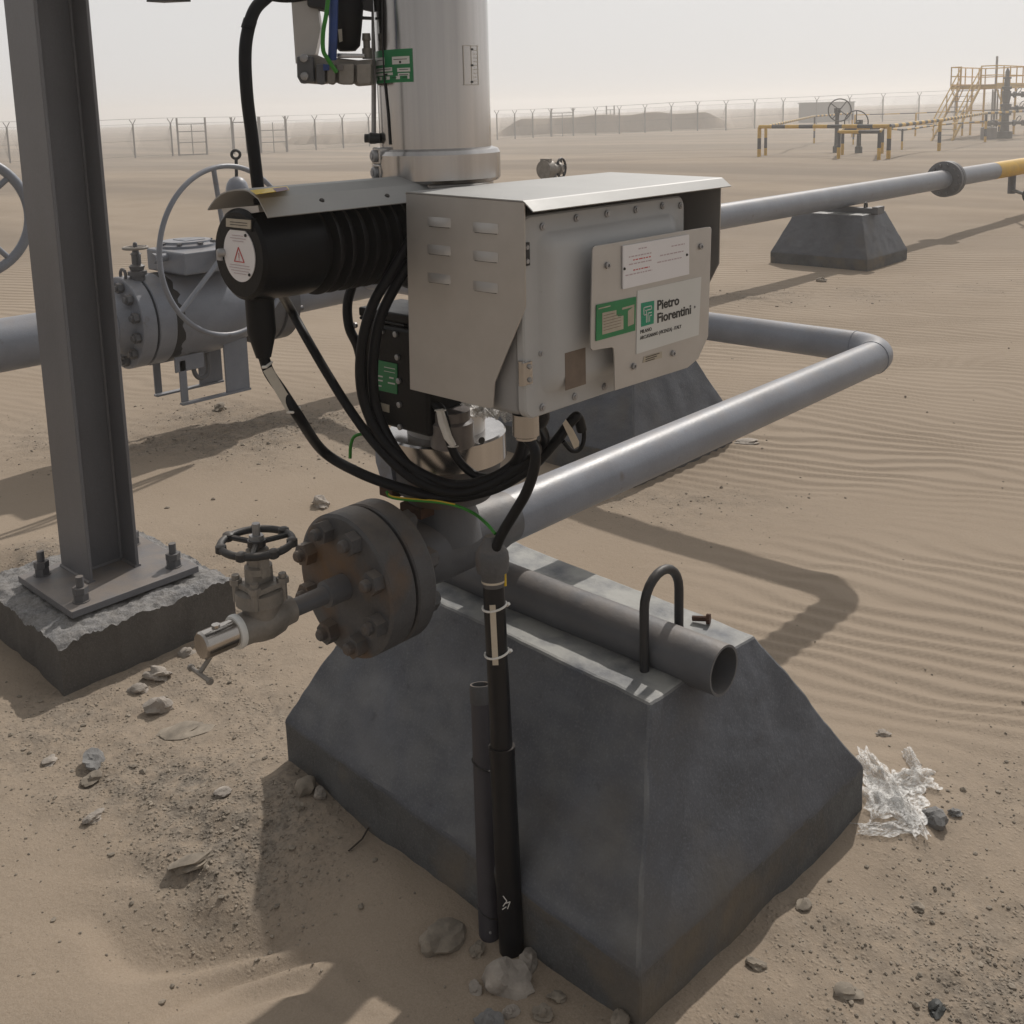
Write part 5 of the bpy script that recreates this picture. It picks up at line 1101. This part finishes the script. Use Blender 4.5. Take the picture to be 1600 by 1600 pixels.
rock(305, 1350, 66, 'long low stone sticking out of the sand at left', M_peb, .26, yaw=YAW+.45, asp=.42)
rock(350, 1240, 26, 'pale flat stone in the gravel left of the pedestal', M_rock, .4)
rock(500, 790, 32, 'lone pale stone behind the flange on open sand', M_rock, .7)
rock(1460, 1283, 34, 'smooth dark grey stone next to the crumpled film', M_rockg, .75, asp=.8)
rock(1490, 1272, 18, 'small grey stone right of the smooth dark stone', M_rockg, .6)
rock(1382, 1147, 22, 'white stone chip on rippled sand above the film', M_rock, .45)
rock(1180, 1508, 26, 'brown stone in the shade by the right pedestal side', M_peb, .5)
rock(1255, 1418, 22, 'thin stone by the right pedestal side in shade', M_peb, .5)
rock(1325, 1552, 34, 'half buried stone near the lower right corner', M_peb, .4)
rock(1462, 1578, 26, 'small black lump near the lower right corner', M_tree, .5)
rock(1435, 1420, 20, 'dark flake on gravel right of the pedestal', M_peb, .4)
rock(970, 1600, 30, 'stone at the bottom edge by the front pedestal corner', M_peb, .7)
rock(870, 1560, 22, 'pebble on the sand by the front pedestal face', M_peb, .6)
rock(345, 640, 22, 'dark clod on the sand under the ball valve', M_peb, .6)
rock(1165, 690, 34, 'flat pale flake on the sand under the near pipe', M_rock, .18, yaw=YAW)
rock(1285, 440, 14, 'small dark clod before the distant pedestal', M_peb, .6)

# pebbles: countless, one object
def pebbles():
    base = []
    for k in range(5):
        bm = rock_bm(k*7.7, 1, .8, .62, 1, .3); bm.verts.ensure_lookup_table(); base.append((np.array([v.co[:] for v in bm.verts]), np.array([[v.index for v in f.verts] for f in bm.faces]))); bm.free()
    V = []; F = []; n = 0; got = 0; tries = 0
    while got < 14000 and tries < 160000:
        tries += 1
        Y = 1.15*math.exp(random.random()*math.log(13)); X = (random.random()-.5)*1.25*Y
        x = X*_u[0]+Y*_u[1]; y = X*_v[0]+Y*_v[1]
        g = float(gravel_amount(X, Y))
        if random.random() > g**1.3*1.1+.0035: continue
        if -2.1 < x < -.88 and 1.27 < y < 2.15: continue
        if -3.52 < x < -2.85 and 1.12 < y < 1.86: continue
        s = (.0014+.0032*random.random()**3+(.007*random.random()**2 if random.random() < .06 else 0))*(1 if Y < 4 else 1.6)
        vb, fb = base[random.randrange(5)]; w = random.uniform(0, 6.28); c, sn = math.cos(w), math.sin(w)
        q = vb*s; q = np.stack([q[:, 0]*c-q[:, 1]*sn, q[:, 0]*sn+q[:, 1]*c, q[:, 2]*random.uniform(.6, 1.2)], -1)
        q += np.array([x, y, float(terrain(x, y))+s*.15]); V.append(q); F.append(fb+n); n += len(vb); got += 1
    V = np.concatenate(V); F = np.concatenate(F); me = bpy.data.meshes.new('pebbles'); me.from_pydata(V.tolist(), [], F.tolist()); me.materials.append(M_peb)
    o = bpy.data.objects.new('pebbles', me); COL.objects.link(o); o['kind'] = 'stuff'; o['label'] = 'loose pebbles and clods scattered on the sand'
pebbles()
fb = MB(); fn = 22
for k, (fx, fy, wx, wy, hh) in enumerate(((1372, 1215, .060, .13, .05), (1388, 1262, .10, .07, .05), (1425, 1190, .03, .06, .03), (1428, 1222, .09, .05, .05), (1420, 1270, .035, .11, .03), (1380, 1297, .12, .03, .02), (1405, 1245, .11, .10, .012))):
    p = gp(fx, fy); vs = []; ax = np.array([XR[0], XR[1]]); ay = np.array([YF[0], YF[1]])
    for i in range(fn+1):
        for j in range(fn+1):
            a, b = i/fn-.5, j/fn-.5; sd = k*5.3+2; e = 1+.25*float(vnoise(3*math.atan2(b, a+.001)+sd, sd)); cr = abs(float(vnoise(a*9+b*4+sd, b*5-sd)))
            w = float(fbm(a*3.4+sd, b*2.6-sd, 2)); w2 = float(fbm(a*2.2-sd, b*3.6+sd, 2)); q = p[:2]+ax*wx*(a*e+.12*w2)+ay*wy*1.5*(b*e+.12*w); vs.append((q[0], q[1], p[2]+.003+hh*(.55*abs(w)+.4*abs(w2)+.35*cr)*max(.12, 1-1.9*max(abs(a), abs(b)))))
    fb.add(vs, [(i*(fn+1)+j, (i+1)*(fn+1)+j, (i+1)*(fn+1)+j+1, i*(fn+1)+j+1) for i in range(fn) for j in range(fn)])
p = gp(1400, 1245); tag(obj('plastic_film', fb, M_film, origin=p, ang=70), 'crumpled clear plastic film caught at the right corner of the pedestal', 'plastic film')
tw = gp(560, 1310); tag(obj('dry_twig', MB().tube([gp(545, 1332)+np.array([0, 0, .004]), gp(566, 1316)+np.array([0, 0, .008]), gp(578, 1296)+np.array([0, 0, .010]), gp(592, 1285)+np.array([0, 0, .008])], .0022, 6).tube([gp(590, 1286)+np.array([0, 0, .008]), gp(597, 1296)+np.array([0, 0, .006]), gp(592, 1308)+np.array([0, 0, .003])], .0018, 6), M_twig, origin=tw), 'dry forked twig lying on shaded sand in front of the pedestal', 'twig')
